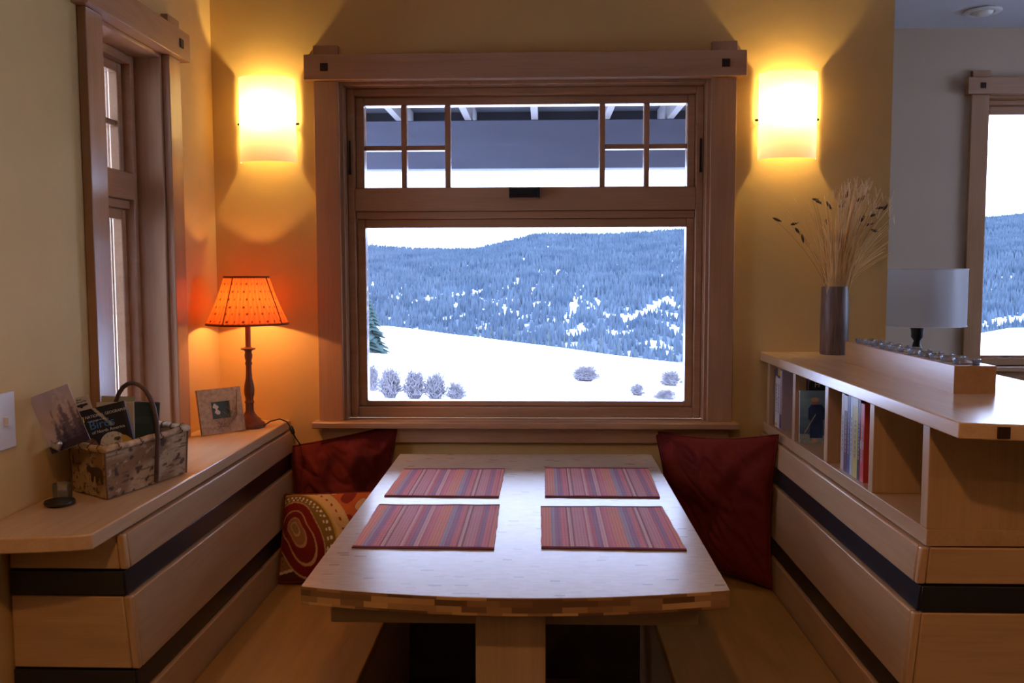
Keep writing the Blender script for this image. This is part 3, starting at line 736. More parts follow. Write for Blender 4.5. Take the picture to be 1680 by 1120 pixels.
lamp('bulb_light', (LX, LY, 1.252), (1, .50, .18), 3.4, .009, tl)
cp = [(-.880, 2.790, .876), (-.862, 2.805, .888), (-.842, 2.84, .890), (-.826, 2.862, .878), (-.816, 2.876, .856), (-.806, 2.890, .82), (-.800, 2.925, .79), (-.800, 2.943, .74)]
co = obj('cord', MB().tube(cp, .0022, 6), M['bronze'], tl, smooth=60)
obj('inline_switch', MB().lathe([(.003, 0), (.0065, .004), (.0075, .014), (.0065, .026), (.003, .030)], (0, 0, 0), 12).xform(Matrix.Translation((-.8175, 2.875, .862)) @ Matrix.Rotation(radians(160), 4, 'Y')), M['black_wood'], co, smooth=50)

# ------------------------------------------------------------------ photo frame
pf = empty('framed_picture', (-.965, 2.685, .87), 'square pale textured photo frame leaning in front of the orange lamp', 'photo frame')
ux = Vector((.097, .107, 0)).normalized(); nh = Vector((ux.y, -ux.x, 0)); uy = (Vector((0, 0, 1)) * .975 - nh * .22).normalized()
O = Vector((-1.012, 2.628, .8735)) + nh * .0; W_, H_ = .142, .136
def PF(a, b, c): return tuple(O + ux * a + uy * b + ux.cross(uy) * c)
M['frame'] = plain('pale_handmade_paper', L(.36, .30, .21), .8, noise_amt=.25, scale=90, bump=.5)
mb = MB(); i0, i1, j0, j1 = .040, .100, .044, .096
def rb(mb, a0, a1, b0, b1, c0, c1): mb.hexa([PF(a0, b0, c0), PF(a1, b0, c0), PF(a1, b0, c1), PF(a0, b0, c1), PF(a0, b1, c0), PF(a1, b1, c0), PF(a1, b1, c1), PF(a0, b1, c1)])
for a in ((0, W_, 0, j0), (0, W_, j1, H_), (0, i0, j0, j1), (i1, W_, j0, j1)): rb(mb, *a, -.010, 0)
obj('frame', mb, M['frame'], pf)
def piccol(u, v):
    if .12 < u < .50 and .25 < v < .88 and (abs(u - .32 + .25 * (v - .55)) < .10 + .05 * sin(v * 20)): return (.75, .72, .60)
    k = .5 + .5 * noise.noise(Vector((u * 5, v * 5, 1))); return (.03 + .03 * k, .045 + .05 * k, .025 + .02 * k)
obj('picture', slab_pic(PF(i0 - .001, j0 - .001, -.006), ux, uy, i1 - i0 + .002, j1 - j0 + .002, .002, piccol, 40, 40), M['vcol_print'], pf, smooth=0)
mb = MB()
for a, b in ((.02, .018), (.03, .024), (.012, .03)): mb.tube([PF(.050, a, .001), PF(.085, b, .002), PF(.118, b + .03, .0015), PF(.128, b + .075 + a, .001)], .0010, 5)
for k in range(9):
    t = k / 9; mb.tube([PF(.06 + .06 * t, .02 + .05 * t, .001), PF(.055 + .06 * t + .014 * (-1) ** k, .034 + .055 * t, .002)], .0009, 5)
obj('twigs', mb, plain('dry_twigs', L(.20, .15, .09), .8), pf)
mb = MB(); rb(mb, .065, .077, .08, .084, -.0125, -.010)
P0 = Vector(PF(.071, .085, -.0115)); P1 = Vector(PF(.071, 0, 0)) - nh * .075; P1.z = .873
mb.tube([P0, P1], .003, 6); obj('easel_leg', mb, M['frame'], pf)

# ------------------------------------------------------------------ birch bark basket
bs = empty('basket', (-.96, 2.01, .87), 'birch bark basket with a bent branch handle, full of bird books', 'basket')
A = Vector((-.930, 1.871, .872)); B_ = Vector((-.866, 2.137, .872)); C_ = Vector((-1.046, 1.950, .872)); D_ = C_ + (B_ - A)
D_.x = -.985
cen = (A + B_ + C_ + D_) / 4
def topc(p, f=1.05): q = cen + (p - cen) * f; return Vector((max(q.x, XL + .010), q.y, .978))
TA, TB, TC, TD = topc(A), topc(B_), topc(C_), topc(D_)
def bark(sd):
    def f(u, v):
        n1 = noise.noise(Vector((u * 3 + sd, v * 2.0, sd))); n2 = noise.noise(Vector((u * 7, v * 26 + sd, 1.5 + sd))); n3 = noise.noise(Vector((u * 16 + sd, v * 9, sd * 2)))
        c = Vector((.42, .29, .155))
        if n1 > .02: c = c.lerp(Vector((.24, .13, .055)), min(1, (n1 - .02) * 3.2))
        if n2 > .30: c = c.lerp(Vector((.12, .06, .03)), min(1, (n2 - .3) * 5))
        if n3 > .42: c = c.lerp(Vector((.05, .025, .012)), .9)
        if n3 < -.5: c = c.lerp(Vector((.50, .38, .25)), .7)
        c *= 1 + .12 * noise.noise(Vector((u * 40, v * 40, sd)))
        return tuple(c)
    return f
mb = MB()
for k, (a, b, ta, tb_) in enumerate(((C_, A, TC, TA), (A, B_, TA, TB), (B_, D_, TB, TD), (D_, C_, TD, TC))):
    grid(lambda u, v: a.lerp(b, u).lerp(ta.lerp(tb_, u), v), 80, 36, bark(k * 3.3 + 1), mb)
    ins = lambda p: cen + (p - cen) * .965
    grid(lambda u, v: Vector((*(ins(b.lerp(a, u).lerp(tb_.lerp(ta, u), v)))[:2], .875 + .103 * v)), 12, 6, lambda u, v: (.30, .18, .09), mb)
b = len(mb.v); mb.v += [tuple(q) for q in (A, B_, D_, C_)] + [tuple(Vector(q) + Vector((0, 0, .004))) for q in (A, B_, D_, C_)]; mb.cols += [(.25, .15, .08)] * 8
mb.f += [(b + 3, b + 2, b + 1, b), (b + 4, b + 5, b + 6, b + 7)]; mb.mi += [0, 0]
obj('body', mb, vcol('birch_bark', .75, .25), bs, smooth=0)
rim = [TC, TA, TB, TD, TC]
pts = []
for p, q in zip(rim[:-1], rim[1:]):
    for i in range(8): pts.append(tuple(p.lerp(q, i / 8) + Vector((0, 0, .002 + .0015 * sin(i * 2)))))
pts.append(tuple(TC + Vector((0, 0, .002))))
M['rim'] = plain('pale_peeled_rim', L(.48, .33, .18), .7, noise_amt=.35, scale=60)
M['root'] = plain('brown_root_lashing', L(.14, .07, .03), .7)
M['branch'] = plain('bent_branch_bark', L(.085, .045, .03), .55, noise_amt=.3, scale=50)
obj('rim', MB().tube(pts, .0078, 8), M['rim'], bs, smooth=60)
mb = MB()
for i in range(1, 32, 2):
    p = Vector(pts[i]); q = Vector(pts[(i + 1) % 32]); d = (q - p).normalized(); s = d.cross(Vector((0, 0, 1)))
    obj('lashing', MB().tube([p + (s * cos(a) + Vector((0, 0, 1)) * sin(a)) * .0084 + d * (.006 * a / 6.3) for a in [2 * pi * k / 10 for k in range(11)]], .0013, 5), M['root'], bs)
for (P, T) in ((A, TA), (C_, TC), (B_, TB), (D_, TD)):
    obj('corner_seam', MB().tube([tuple(P), tuple(P.lerp(T, .5) + Vector((0, -.0005, 0))), tuple(T)], .0022, 5), M['root'], bs)
mA = TA.lerp(TB, .56); mC = TC.lerp(TD, .56); mA0 = A.lerp(B_, .56)
n_out = Vector((.97, -.235, 0))
hp = [mA0 + n_out * .006 + Vector((0, 0, .004)), mA + n_out * .011]
mid = (mA + mC) / 2
for i in range(1, 12):
    a = pi * i / 12; hp.append(mid + (mA + n_out * .011 - mid) * cos(a) * 1.0 + Vector((0, 0, .122 * sin(a) ** .8)))
hp.append(mC + Vector((.008, 0, 0)) + Vector((0, 0, -.03)))
obj('handle', MB().tube(hp, .0052, 8), M['branch'], bs, smooth=60)
# dark animal print on the bark front
fo = C_.lerp(A, .50); fx_ = (A - C_).normalized(); fup = (TC - C_).normalized(); fn = fx_.cross(fup).normalized()
if fn.y > 0: fn = -fn
sil = [(0, .045), (.004, .052), (.012, .053), (.016, .049), (.045, .052), (.060, .048), (.064, .036), (.062, .016), (.055, .016), (.053, .028), (.045, .032), (.040, .018), (.033, .016), (.034, .030), (.026, .034), (.020, .016), (.014, .018), (.016, .034), (.006, .038)]
mb = MB(); b = 0
mb.v = [tuple(fo + fx_ * x * .95 + fup * (y + .015) + fn * .0016) for x, y in sil] + [tuple(fo + fx_ * x * .95 + fup * (y + .015) - fn * .001) for x, y in sil]
n_ = len(sil); mb.f = [tuple(range(n_)), tuple(reversed(range(n_, 2 * n_)))] + [(i, n_ + i, n_ + (i + 1) % n_, (i + 1) % n_) for i in range(n_)]; mb.mi = [0] * len(mb.f)
obj('bear_print', mb, plain('dark_bark_print', L(.06, .03, .016), .8), bs, smooth=0)

def slab(o, ux, uy, w, h, th):
    o = Vector(o); n = Vector(ux).cross(Vector(uy)); m = MB(); m.v = []
    P = [o, o + ux * w, o + ux * w + uy * h, o + uy * h]
    return m.hexa([tuple(p - n * th) for p in P] + [tuple(p) for p in P])
def basis(p0, p1, lean=0, tilt=None):
    ux = (p1 - p0).normalized(); n = ux.cross(Vector((0, 0, 1))).normalized(); uy = n.cross(ux).normalized()
    if uy.z < 0: uy = -uy
    uy = (uy - n * lean).normalized(); return ux, uy
# bird guide book
p0, p1 = at(121, 677, 1.985), at(203, 657, 2.010)
ux, uy = basis(p0, p1, .10); w = (p1 - p0).length; h = .150
O = p0 - uy * h
def eagle(u, v):
    c = (.012, .012, .018)
    X, Y = u, v
    if u > .94: c = (.03, .03, .04)
    if ((X - .60) / .26) ** 2 + ((Y - .40) / .19) ** 2 < 1:
        c = (.62, .58, .48) if noise.noise(Vector((X * 18, Y * 18, 3))) < .25 else (.45, .40, .32)
        if ((X - .70) / .07) ** 2 + ((Y - .47) / .03) ** 2 < 1: c = (.12, .08, .05)
        if ((X - .71) / .022) ** 2 + ((Y - .455) / .018) ** 2 < 1: c = (.01, .01, .01)
    if ((X - .86) / .12) ** 2 + ((Y - .41 + .4 * (X - .86)) / .08) ** 2 < 1 and X > .78: c = (.55, .34, .07)
    if ((X - .17) / .14) ** 2 + ((Y - .42) / .15) ** 2 < 1: c = (.20, .10, .07) if noise.noise(Vector((X * 12, Y * 12, 1))) < .1 else (.12, .06, .05)
    if abs(X - .56 + .9 * (Y - .80)) < .035 and Y > .68: c = (.45, .38, .25)  # diagonal highlight across the cover, painted into its colour
    return c
bg_ = obj('guide_book', slab_pic(O, ux, uy, w, h, .016, eagle, 110, 120, back=(.012, .012, .015)), M['vcol_print'], smooth=0, label='black bird field guide with a bald eagle cover, tilted at the front of the basket', cat='book')
M['yel'] = plain('yellow_ink', L(.75, .55, .05), .5); M['wht'] = plain('white_ink', L(.62, .60, .58), .5); M['blu'] = plain('blue_ink', L(.06, .22, .50), .5)
n = ux.cross(uy)
def TX(name, body, size, a, b, mat, par, o=None, sx=1.0): return text(name, body, size, (o or O) + ux * a + uy * b, ux, uy, mat, par, sx=sx)
mb = MB(); r0 = O + ux * .009 + uy * (h - .027) + n * .0006
for (a0, a1, b0, b1) in ((0, .0085, 0, .0018), (0, .0085, .0105, .0123), (0, .0018, .0018, .0105), (.0067, .0085, .0018, .0105)):
    P = [r0 + ux * a0 + uy * b0, r0 + ux * a1 + uy * b0, r0 + ux * a1 + uy * b1, r0 + ux * a0 + uy * b1]
    mb.hexa([tuple(p) for p in P] + [tuple(p + n * .0005) for p in P])
obj('yellow_border_mark', mb, M['yel'], bg_, smooth=0)
TX('title_text', 'NATIONAL GEOGRAPHIC', .0092, .020, h - .021, M['wht'], bg_, sx=.88)
TX('title_text', 'Field Guide to the', .0052, .024, h - .030, M['wht'], bg_)
TX('title_text', 'Birds', .027, .024, h - .047, M['blu'], bg_)
TX('title_text', 'of North America', .0098, .027, h - .058, M['wht'], bg_)
# white bird card
p0, p1 = at(113, 656, 2.022), at(145, 647, 2.030)
ux, uy = basis(p0, p1, .05); w = (p1 - p0).length; h = .11; O = p0 - uy * h; n = ux.cross(uy)
wc = obj('card', slab(O, ux, uy, w, h, .0012), plain('white_card', L(.55, .52, .50), .6), smooth=0, label='small white card with a black flying bird, behind the bird field guide', cat='card')
TX('card_text', 'Birds', .0055, .015, h - .008, M['black'], wc)
TX('card_text', 'Checklist and Map', .0050, .006, h - .013, M['black'], wc, sx=.8)
sil = [(-.016, .000), (-.012, .004), (-.004, .0035), (0, .0045), (.004, .0035), (.012, .004), (.016, .000), (.012, -.0015), (.004, -.002), (.002, -.005), (-.002, -.005), (-.004, -.002), (-.012, -.0015)]
c0 = O + ux * (w / 2) + uy * (h - .021) + n * .0003
mb = MB(); n_ = len(sil); mb.v = [tuple(c0 + ux * x + uy * y + n * .0004) for x, y in sil] + [tuple(c0 + ux * x + uy * y) for x, y in sil]
mb.f = [tuple(reversed(range(n_))), tuple(range(n_, 2 * n_))] + [(i, (i + 1) % n_, n_ + (i + 1) % n_, n_ + i) for i in range(n_)]; mb.mi = [0] * len(mb.f)
obj('bird_silhouette', mb, M['black'], wc, smooth=0)
# cream booklet and green book
p0, p1 = at(158, 660, 2.055), at(219, 659, 2.062); ux, uy = basis(p0, p1, .04); h = .135
obj('booklet', slab(p0 - uy * h, ux, uy, (p1 - p0).length, h, .005), M['paper'], smooth=0, bevel=.0005, label='plain cream booklet standing between the bird guide and the green book', cat='book')
p0, p1 = at(216, 659, 2.070), at(263, 660, 2.105); ux, uy = basis(p0, p1, .03); h = .125
gb = obj('green_book', slab(p0 - uy * h, ux, uy, (p1 - p0).length, h, .016), M['dark_green'], bevel=.001, label='dark green hardcover book at the right end of the basket', cat='book')
O = p0 - uy * h; obj('cover_flap', slab(O + uy * (h * .60) + ux.cross(uy) * .0015, ux, uy, .045, h * .12, .001), plain('green_cloth_flap', L(.03, .05, .03), .5), gb)
p0, p1 = at(166, 655, 2.095), at(222, 656, 2.115); ux, uy = basis(p0, p1, .02); h = .12
obj('booklet', slab(p0 + uy * .008 - uy * h, ux, uy, (p1 - p0).length, h, .004), plain('pale_olive_paper', L(.42, .38, .22), .7), smooth=0, label='pale olive booklet peeking out at the back of the basket under the handle', cat='book')
# photo card of misty conifers
p0, p1 = at(47.5, 653, 1.845), at(106, 631, 1.862)
ux = (p1 - p0).normalized(); dn = (at(64.4, 751, 1.835) - p0); h = dn.length
n = ux.cross(-dn.normalized()).normalized(); uy = n.cross(ux)
if uy.z < 0: uy = -uy
def firs(u, v):
    base = Vector((.46, .42, .52)).lerp(Vector((.50, .40, .36)), max(0, 1 - abs(v - .5) * 2.2))
    base *= .9 + .15 * noise.noise(Vector((u * 4, v * 4, 0)))
    for cx, top, wd_ in ((.35, .70, .20), (.62, .86, .30), (.85, .74, .34), (.50, .60, .25), (.12, .22, .22), (.98, .66, .3)):
        if v < top:
            hw = wd_ * (top - v) * .95; hw *= .65 + .45 * (((top - v) * 14) % 1)
            q = (hw + .03 - abs(u - cx)) / .07 + .8 * noise.noise(Vector((u * 16, v * 10, cx)))
            if q > 0: base = base.lerp(Vector((.05, .035, .11)).lerp(Vector((.03, .02, .055)), 1 - v), min(1, q) * (.95 - .4 * v))
    if v < .12: base = Vector((.03, .02, .05))
    s = abs((u - .66)) + abs(v - .78)
    if s < .22 and noise.noise(Vector((u * 14, v * 14, 5))) > .05: base = base.lerp(Vector((.55, .5, .58)), .6)
    return tuple(base)
obj('photo_card', slab_pic(p0 - uy * h, ux, uy, (p1 - p0).length * 1.08, h, .0012, firs, 90, 110), M['vcol_print'], smooth=0, label='purple-grey photo card of misty fir trees clipped to the left of the basket', cat='photo card')
# silver heart clip
hc = at(94, 731, 1.838); mb = MB()
N = 26; prof = []
for i in range(N):
    t = 2 * pi * i / N; prof.append((16 * sin(t) ** 3 / 16 * .0125, (13 * cos(t) - 5 * cos(2 * t) - 2 * cos(3 * t) - cos(4 * t)) / 16 * .0125))
rings = [(1.0, 0), (.9, -.0038), (.6, -.0062), (.2, -.007)]
for s in (1, -1):
    b = len(mb.v)
    for sc, y in rings:
        for x, z in prof: mb.v.append((hc.x + x * sc, hc.y + s * y, hc.z + z * sc))
    for j in range(3):
        for i in range(N):
            k = (i + 1) % N; q = (b + j * N + i, b + (j + 1) * N + i, b + (j + 1) * N + k, b + j * N + k)
            mb.f.append(q if s < 0 else q[::-1]); mb.mi.append(0)
    q = tuple(b + 3 * N + i for i in range(N)); mb.f.append(q if s > 0 else q[::-1]); mb.mi.append(0)
mb.xform(Matrix.Translation(hc) @ Matrix.Rotation(radians(-18), 4, 'Y') @ Matrix.Translation(-hc))
hh = obj('heart_clip', mb, M['steel'], smooth=60, label='small silver heart clip at the left corner of the basket rim', cat='clip')
obj('clip_stem', MB().tube([tuple(hc + Vector((.001, .004, -.012))), tuple(hc + Vector((.004, .03, -.012))), tuple(hc + Vector((.008, .075, -.008)))], .0015, 6), M['steel'], hh)
# tea light glass and black dish
dc = atz(98, 829, .87)
obj('dish', MB().lathe([(.016, 0), (.026, .003), (.031, .008), (.030, .011), (.022, .0085), (.004, .007)], (dc.x, dc.y, .870), 28), M['black_wood'], smooth=50, label='small round black dish in front of the basket', cat='dish')
vc = (-1.034, 1.882, .870)
vg = obj('candle_glass', MB().lathe([(.019, 0), (.0195, .034), (.0178, .034), (.0172, .004)], vc, 24), M['clear'], smooth=50, label='small clear candle glass behind the black dish', cat='candle holder')
obj('candle', MB().lathe([(.016, .0045), (.016, .020), (.002, .0205)], vc, 20), plain('pinkish_wax', L(.55, .40, .38), .6), vg, smooth=50)

# ------------------------------------------------------------------ switch plate
sw = empty('light_switch', (XL, 1.72, 1.06), 'white light switch plate on the left wall at the picture edge', 'light switch')
obj('plate', MB().box(XL, XL + .006, 1.655, 1.777, 1.005, 1.118), M['white_plastic'], sw, bevel=.002)
for y in (1.69, 1.742): obj('toggle', MB().box(XL + .004, XL + .016, y - .005, y + .005, 1.052, 1.070), M['white_plastic'], sw, bevel=.001)

# ------------------------------------------------------------------ books in the bookcase
def book(y0, t, h, depth, col, label, grp, band=None, x=None, z=.870):
    x = x or (XB0 + .014)
    m = MB().box(x, x + .002, y0, y0 + t, z, z + h); m.box(x + .002, x + depth, y0, y0 + .0015, z, z + h); m.box(x + .002, x + depth, y0 + t - .0015, y0 + t, z, z + h)
    o = obj('book', m, plain('book_cover', L(*col), .4), label=label, cat='book', group=grp, bevel=.0006)
    obj('pages', MB().box(x + .002, x + depth - .004, y0 + .0017, y0 + t - .0017, z + .003, z + h - .003), M['paper'], o)
    if band:
        for (f0, f1, bc) in band: obj('spine_band', MB().box(x - .0004, x, y0 + .0004, y0 + t - .0004, z + h * f0, z + h * f1), plain('spine_ink', L(*bc), .4), o)
    # small dark marks of spine lettering
    mm = MB(); zz = z + h * .25
    while zz < z + h * .72:
        s = random.uniform(.004, .012); mm.box(x - .0006, x - .0001, y0 + t * .35, y0 + t * .65, zz, zz + s); zz += s + .003
    dark = sum(col) > .9
    obj('spine_lettering', mm, plain('lettering_ink', L(.28, .25, .26) if dark else L(.30, .28, .25), .5), o)
g1 = 'books in the far cubby of the bookcase'
y = 2.872
for t, h, c, lab, bnd in ((.014, .178, (.06, .08, .05), 'dark green book, farthest of the books in the far cubby', None),
                          (.026, .186, (.62, .58, .58), 'white book with purple spine top in the far cubby, farther of the two white ones', [(.86, .998, (.10, .05, .16)), (.02, .07, (.5, .3, .05))]),
                          (.026, .186, (.60, .55, .56), 'white book with yellow spine top in the far cubby', [(.88, .998, (.55, .42, .04)), (.84, .88, (.08, .04, .12))]),
                          (.020, .182, (.40, .33, .38), 'grey-mauve book with purple spine foot, nearest in the far cubby', [(.02, .26, (.07, .04, .14))])):
    y -= t + .001; book(y, t, h, .15, c, lab, g1, bnd)
g2 = 'books in the third cubby of the bookcase'
y = 2.228
for t, h, c, lab, bnd in ((.022, .188, (.42, .36, .34), 'pale grey book standing farthest in the third cubby', None),
                          (.022, .186, (.09, .035, .06), 'maroon book with pale spine top in the third cubby', [(.80, .998, (.45, .40, .42))]),
                          (.018, .188, (.05, .08, .24), 'blue book in the third cubby beside the maroon one', None),
                          (.016, .189, (.42, .45, .50), 'thin light grey-blue book in the third cubby, between blue and yellow', None),
                          (.034, .189, (.48, .40, .10), 'thick yellow book in the third cubby', [(.90, .998, (.5, .52, .5))]),
                          (.016, .190, (.03, .03, .06), 'navy book in the third cubby beside the red one', None),
                          (.024, .182, (.50, .045, .04), 'red book standing nearest in the third cubby', [(.42, .52, (.5, .25, .25))])):
    y -= t + .001; book(y, t, h, .15, c, lab, g2, bnd)
kb = obj('black_book', MB().box(.752, .90, 2.560, 2.5835, .870, 1.058), M['black_cover'], bevel=.001, label='black book with white title behind the fisherman magazine', cat='book')
text('title_text', 'Fr', .022, (.768, 2.5597, 1.030), (1, 0, 0), (0, 0, 1), M['wht'], kb)
def fisher(u, v):
    c = Vector((.16, .30, .42)).lerp(Vector((.02, .05, .13)), max(0, min(1, (.80 - v) * 1.4)))
    c *= 1 + .18 * noise.noise(Vector((u * 6, v * 14, 0)))
    if v < .19 - .06 * u: c = Vector((.22, .28, .30)) * (1 + .3 * noise.noise(Vector((u * 20, v * 20, 0))))
    if ((u - .36) / .10) ** 2 + ((v - .83) / .045) ** 2 < 1: c = Vector((.50, .36, .20))
    if ((u - .36) / .065) ** 2 + ((v - .77) / .045) ** 2 < 1 and v < .80: c = Vector((.42, .20, .13))
    bw = .20 if v > .45 else .155
    if .10 < v < .735 and abs(u - .40) < bw * (1 - max(0, v - .66) * 5): c = Vector((.015, .035, .12)) * (1 + .5 * noise.noise(Vector((u * 9, v * 9, 4))))
    if .03 < v < .10 and abs(u - .36) < .06: c = Vector((.45, .25, .2))
    if abs(v - (.20 + (u - .12) * 1.35)) < .014 and .12 < u < .38: c = Vector((.42, .38, .25))
    return tuple(c * 1.5)
obj('magazine', slab_pic((.727, 2.552, .8705), (1, 0, 0), (0, .03, 1), .118, .150, .004, fisher, 80, 90), M['vcol_print'], smooth=0, label='blue magazine with a fisherman on its cover facing out of the second cubby', cat='magazine')

# ------------------------------------------------------------------ candle block with eleven glass cups
hx0, hx1, hy0, hy1, hz0, hz1 = .865, .952, 1.916, 2.600, 1.097, 1.156
NC = 11; pitch = (hy1 - hy0 - .024) / NC; cy = [hy0 + .012 + pitch * (i + .5) for i in range(NC)]; cxm = (hx0 + hx1) / 2; R_ = .0275
mb = MB(); b = len(mb.v)
def ringpt(a, y, r): return (cxm + r * cos(a), y + r * sin(a))
ns = 32
ac = atan2(pitch / 2, (hx1 - hx0) / 2); KC = [int(round(q / (2 * pi) * ns - .5)) % ns for q in (ac, pi - ac, pi + ac, 2 * pi - ac)]
for y in cy:
    b = len(mb.v)
    hw, hl = (hx1 - hx0) / 2, pitch / 2
    for k in range(ns):
        a = 2 * pi * (k + .5) / ns; s = min(hw / max(1e-9, abs(cos(a))), hl / max(1e-9, abs(sin(a))))
        
        if k in KC: mb.v.append((cxm + math.copysign(hw, cos(a)), y + math.copysign(hl, sin(a)), hz1))
        else: mb.v.append((cxm + s * cos(a), y + s * sin(a), hz1))
    for k in range(ns): mb.v.append((*ringpt(2 * pi * (k + .5) / ns, y, R_), hz1))
    for k in range(ns): mb.v.append((*ringpt(2 * pi * (k + .5) / ns, y, R_), hz1 - .022))
    for k in range(ns):
        j = (k + 1) % ns
        mb.f.append((b + k, b + j, b + ns + j, b + ns + k)); mb.f.append((b + ns + k, b + ns + j, b + 2 * ns + j, b + 2 * ns + k)); mb.mi += [0, 0]
    mb.f.append(tuple(b + 2 * ns + k for k in range(ns))); mb.mi.append(0)
    for sx in (-1, 1):      # small corner triangles
        for sy in (-1, 1):
            pass
mb.box(hx0, hx1, hy0, hy1, hz0, hz1 - .0235)
for (c, d) in ((hy0, hy0 + .012), (hy1 - .012, hy1)): mb.box(hx0, hx1, c, d, hz1 - .0235, hz1)
for xx, fl_ in ((hx0, 0), (hx1, 1)):
    b = len(mb.v); ya, yb2 = hy0 + .012, hy1 - .012
    mb.v += [(xx, ya, hz1 - .0235), (xx, yb2, hz1 - .0235), (xx, yb2, hz1), (xx, ya, hz1)]
    mb.f.append((b, b + 3, b + 2, b + 1) if not fl_ else (b, b + 1, b + 2, b + 3)); mb.mi.append(0)
ho = obj('candle_block', mb, wood('honey_candle_block', L(.40, .22, .09), L(.52, .31, .14), 'Y', rough=.3, knots=False), smooth=30, label='long honey-coloured wooden candle block on the bookcase top holding glass cups', cat='candle holder')
cup0 = None
for i, y in enumerate(cy):
    lab = 'clear glass cup set in the wooden candle block, ' + ['nearest the camera', 'second from the near end', 'third from the near end', 'fourth from the near end', 'fifth from the near end', 'in the middle of the row',
          'fifth from the vase end', 'fourth from the vase end', 'third from the vase end', 'second from the vase end', 'nearest the grass vase'][i]
    if cup0 is None:
        m = MB().lathe([(.004, .0), (.0225, .0), (.0245, .006), (.0265, .024), (.0285, .029), (.0285, .0325), (.0262, .0325), (.0238, .024), (.0215, .006), (.004, .004)], (cxm, y, hz1 - .0215), 28)
        cup0 = obj('glass_cup', m, M['clear'], smooth=50, label=lab, cat='glass cup', group='glass cups in the candle block')
    else:
        c = dup(cup0, (0, y - cy[0], 0)); c['label'] = lab

# ------------------------------------------------------------------ vase of dried grass
VX, VY = .917, 2.862
M['vase'] = wood('streaked_brown_glaze', L(.05, .028, .024), L(.22, .15, .12), 'Z', rough=.42, knots=False, scale=2.2)
obj('vase', MB().lathe([(.040, 0), (.0425, .004), (.0428, .12), (.0418, .213), (.0385, .213), (.038, .012), (.002, .010)], (VX, VY, 1.097), 36), M['vase'], smooth=50, label='tall brown streaked cylinder vase on the far end of the bookcase', cat='vase')
gr = empty('dried_grass', (VX, VY, 1.11), 'bundle of dried tan grass and oat stems standing in the brown vase', 'dried grass')
def stem(mb, tip, r0=.0011, r1=.0006, bend=.5):
    a = random.uniform(0, 6.28); rr = .03 * sqrt(random.random()); rr = min(rr, .03)
    b0 = Vector((VX + rr * cos(a) * .6, VY + rr * sin(a) * .6, 1.112))
    dx = tip.x - VX; m0 = Vector((VX + max(-.034, min(.034, dx * .35)) + random.uniform(-.006, .006), VY + max(-.03, min(.03, (tip.y - VY) * .5)), 1.315))
    m1 = Vector((VX + dx * bend, VY + (tip.y - VY) * bend, 1.315 + (tip.z - 1.315) * (bend + .12)))
    pts = [b0, m0]
    for t in (.25, .5, .75): pts.append(m0 * (1 - t) ** 2 + m1 * 2 * t * (1 - t) + tip * t * t)
    pts.append(tip); n = len(pts)
    mb.tube(pts, [r0 + (r1 - r0) * i / (n - 1) for i in range(n)], 4); return pts
mb = MB()
for i in range(230):
    px = random.gauss(1398, 32); py = 300 + abs(px - 1395) * .35 + random.uniform(0, 95)
    px = max(1325, min(1462, px))
    tip = at(px, py, VY + random.uniform(-.10, .06)); stem(mb, tip, .0015, .0009)
for (px, py) in ((1275, 330), (1303, 325), (1321, 317), (1288, 340)): stem(mb, at(px, py, 2.80), .001, .0004, .45)
obj('stems', mb, plain('dry_straw', L(.85, .58, .27), .7, noise_amt=.3, scale=15), gr, smooth=60)
mb = MB()
for i in range(60):
    px = random.gauss(1415, 26); tip = at(px, 300 + abs(px - 1405) * .3 + random.uniform(0, 45), VY + random.uniform(-.08, .05))
    for k in range(5):
        q = tip + Vector((random.uniform(-.012, .012), random.uniform(-.008, .008), random.uniform(.004, .03))); mb.tube([tip - Vector((0, 0, .01)), q], .0006, 3)
obj('feathery_tips', mb, plain('pale_awns', L(.8, .62, .38), .8), gr)
heads = [(1275, 360, -25), (1303, 367, 10), (1308, 378, -50), (1317, 391, -80), (1338, 327, -15), (1343, 331, -30), (1360, 337, -60), (1356, 364, -70), (1379, 337, 60), (1385, 335, 70), (1389, 320, 78), (1401, 364, 65), (1408, 360, 70), (1415, 359, 65),
         (1420, 356, 60), (1426, 368, 15), (1434, 378, -20), (1432, 353, 20), (1443, 341, 10), (1453, 340, 55), (1408, 328, 40), (1415, 325, 60)]
M['seed'] = plain('dark_seed_head', L(.07, .04, .022), .8, noise_amt=.4, scale=120)
st2 = MB(); hd = []
for px, py, an in heads:
    Y = VY + random.uniform(-.06, .04); c = at(px, py, Y)
    d = Vector((cos(radians(an)), random.uniform(-.2, .2), sin(radians(an)))).normalized()
    ln = .022 if len(hd) % 3 else .030
    tip0 = c - d * ln * .5 if (px > 1330 or an == 10) else c - d * ln * .5
    stem(st2, tip0, .0011, .0005, .45)
    m = MB()
    m.tube([c - d * ln * .5, c - d * ln * .25, c, c + d * ln * .3, c + d * ln * .5], [.0008, .0038, .0044, .0026, .0004], 7)
    for k in range(4): m.tube([c + d * ln * (.1 * k - .2), c + d * ln * (.1 * k + .25) + Vector((random.uniform(-.006, .006), 0, random.uniform(-.006, .006)))], [.0012, .0003], 4)
    hd.append(m)
obj('oat_stems', st2, plain('brown_stalk', L(.30, .17, .06), .7), gr, smooth=60)
for m in hd: obj('seed_head', m, M['seed'], gr, smooth=60)

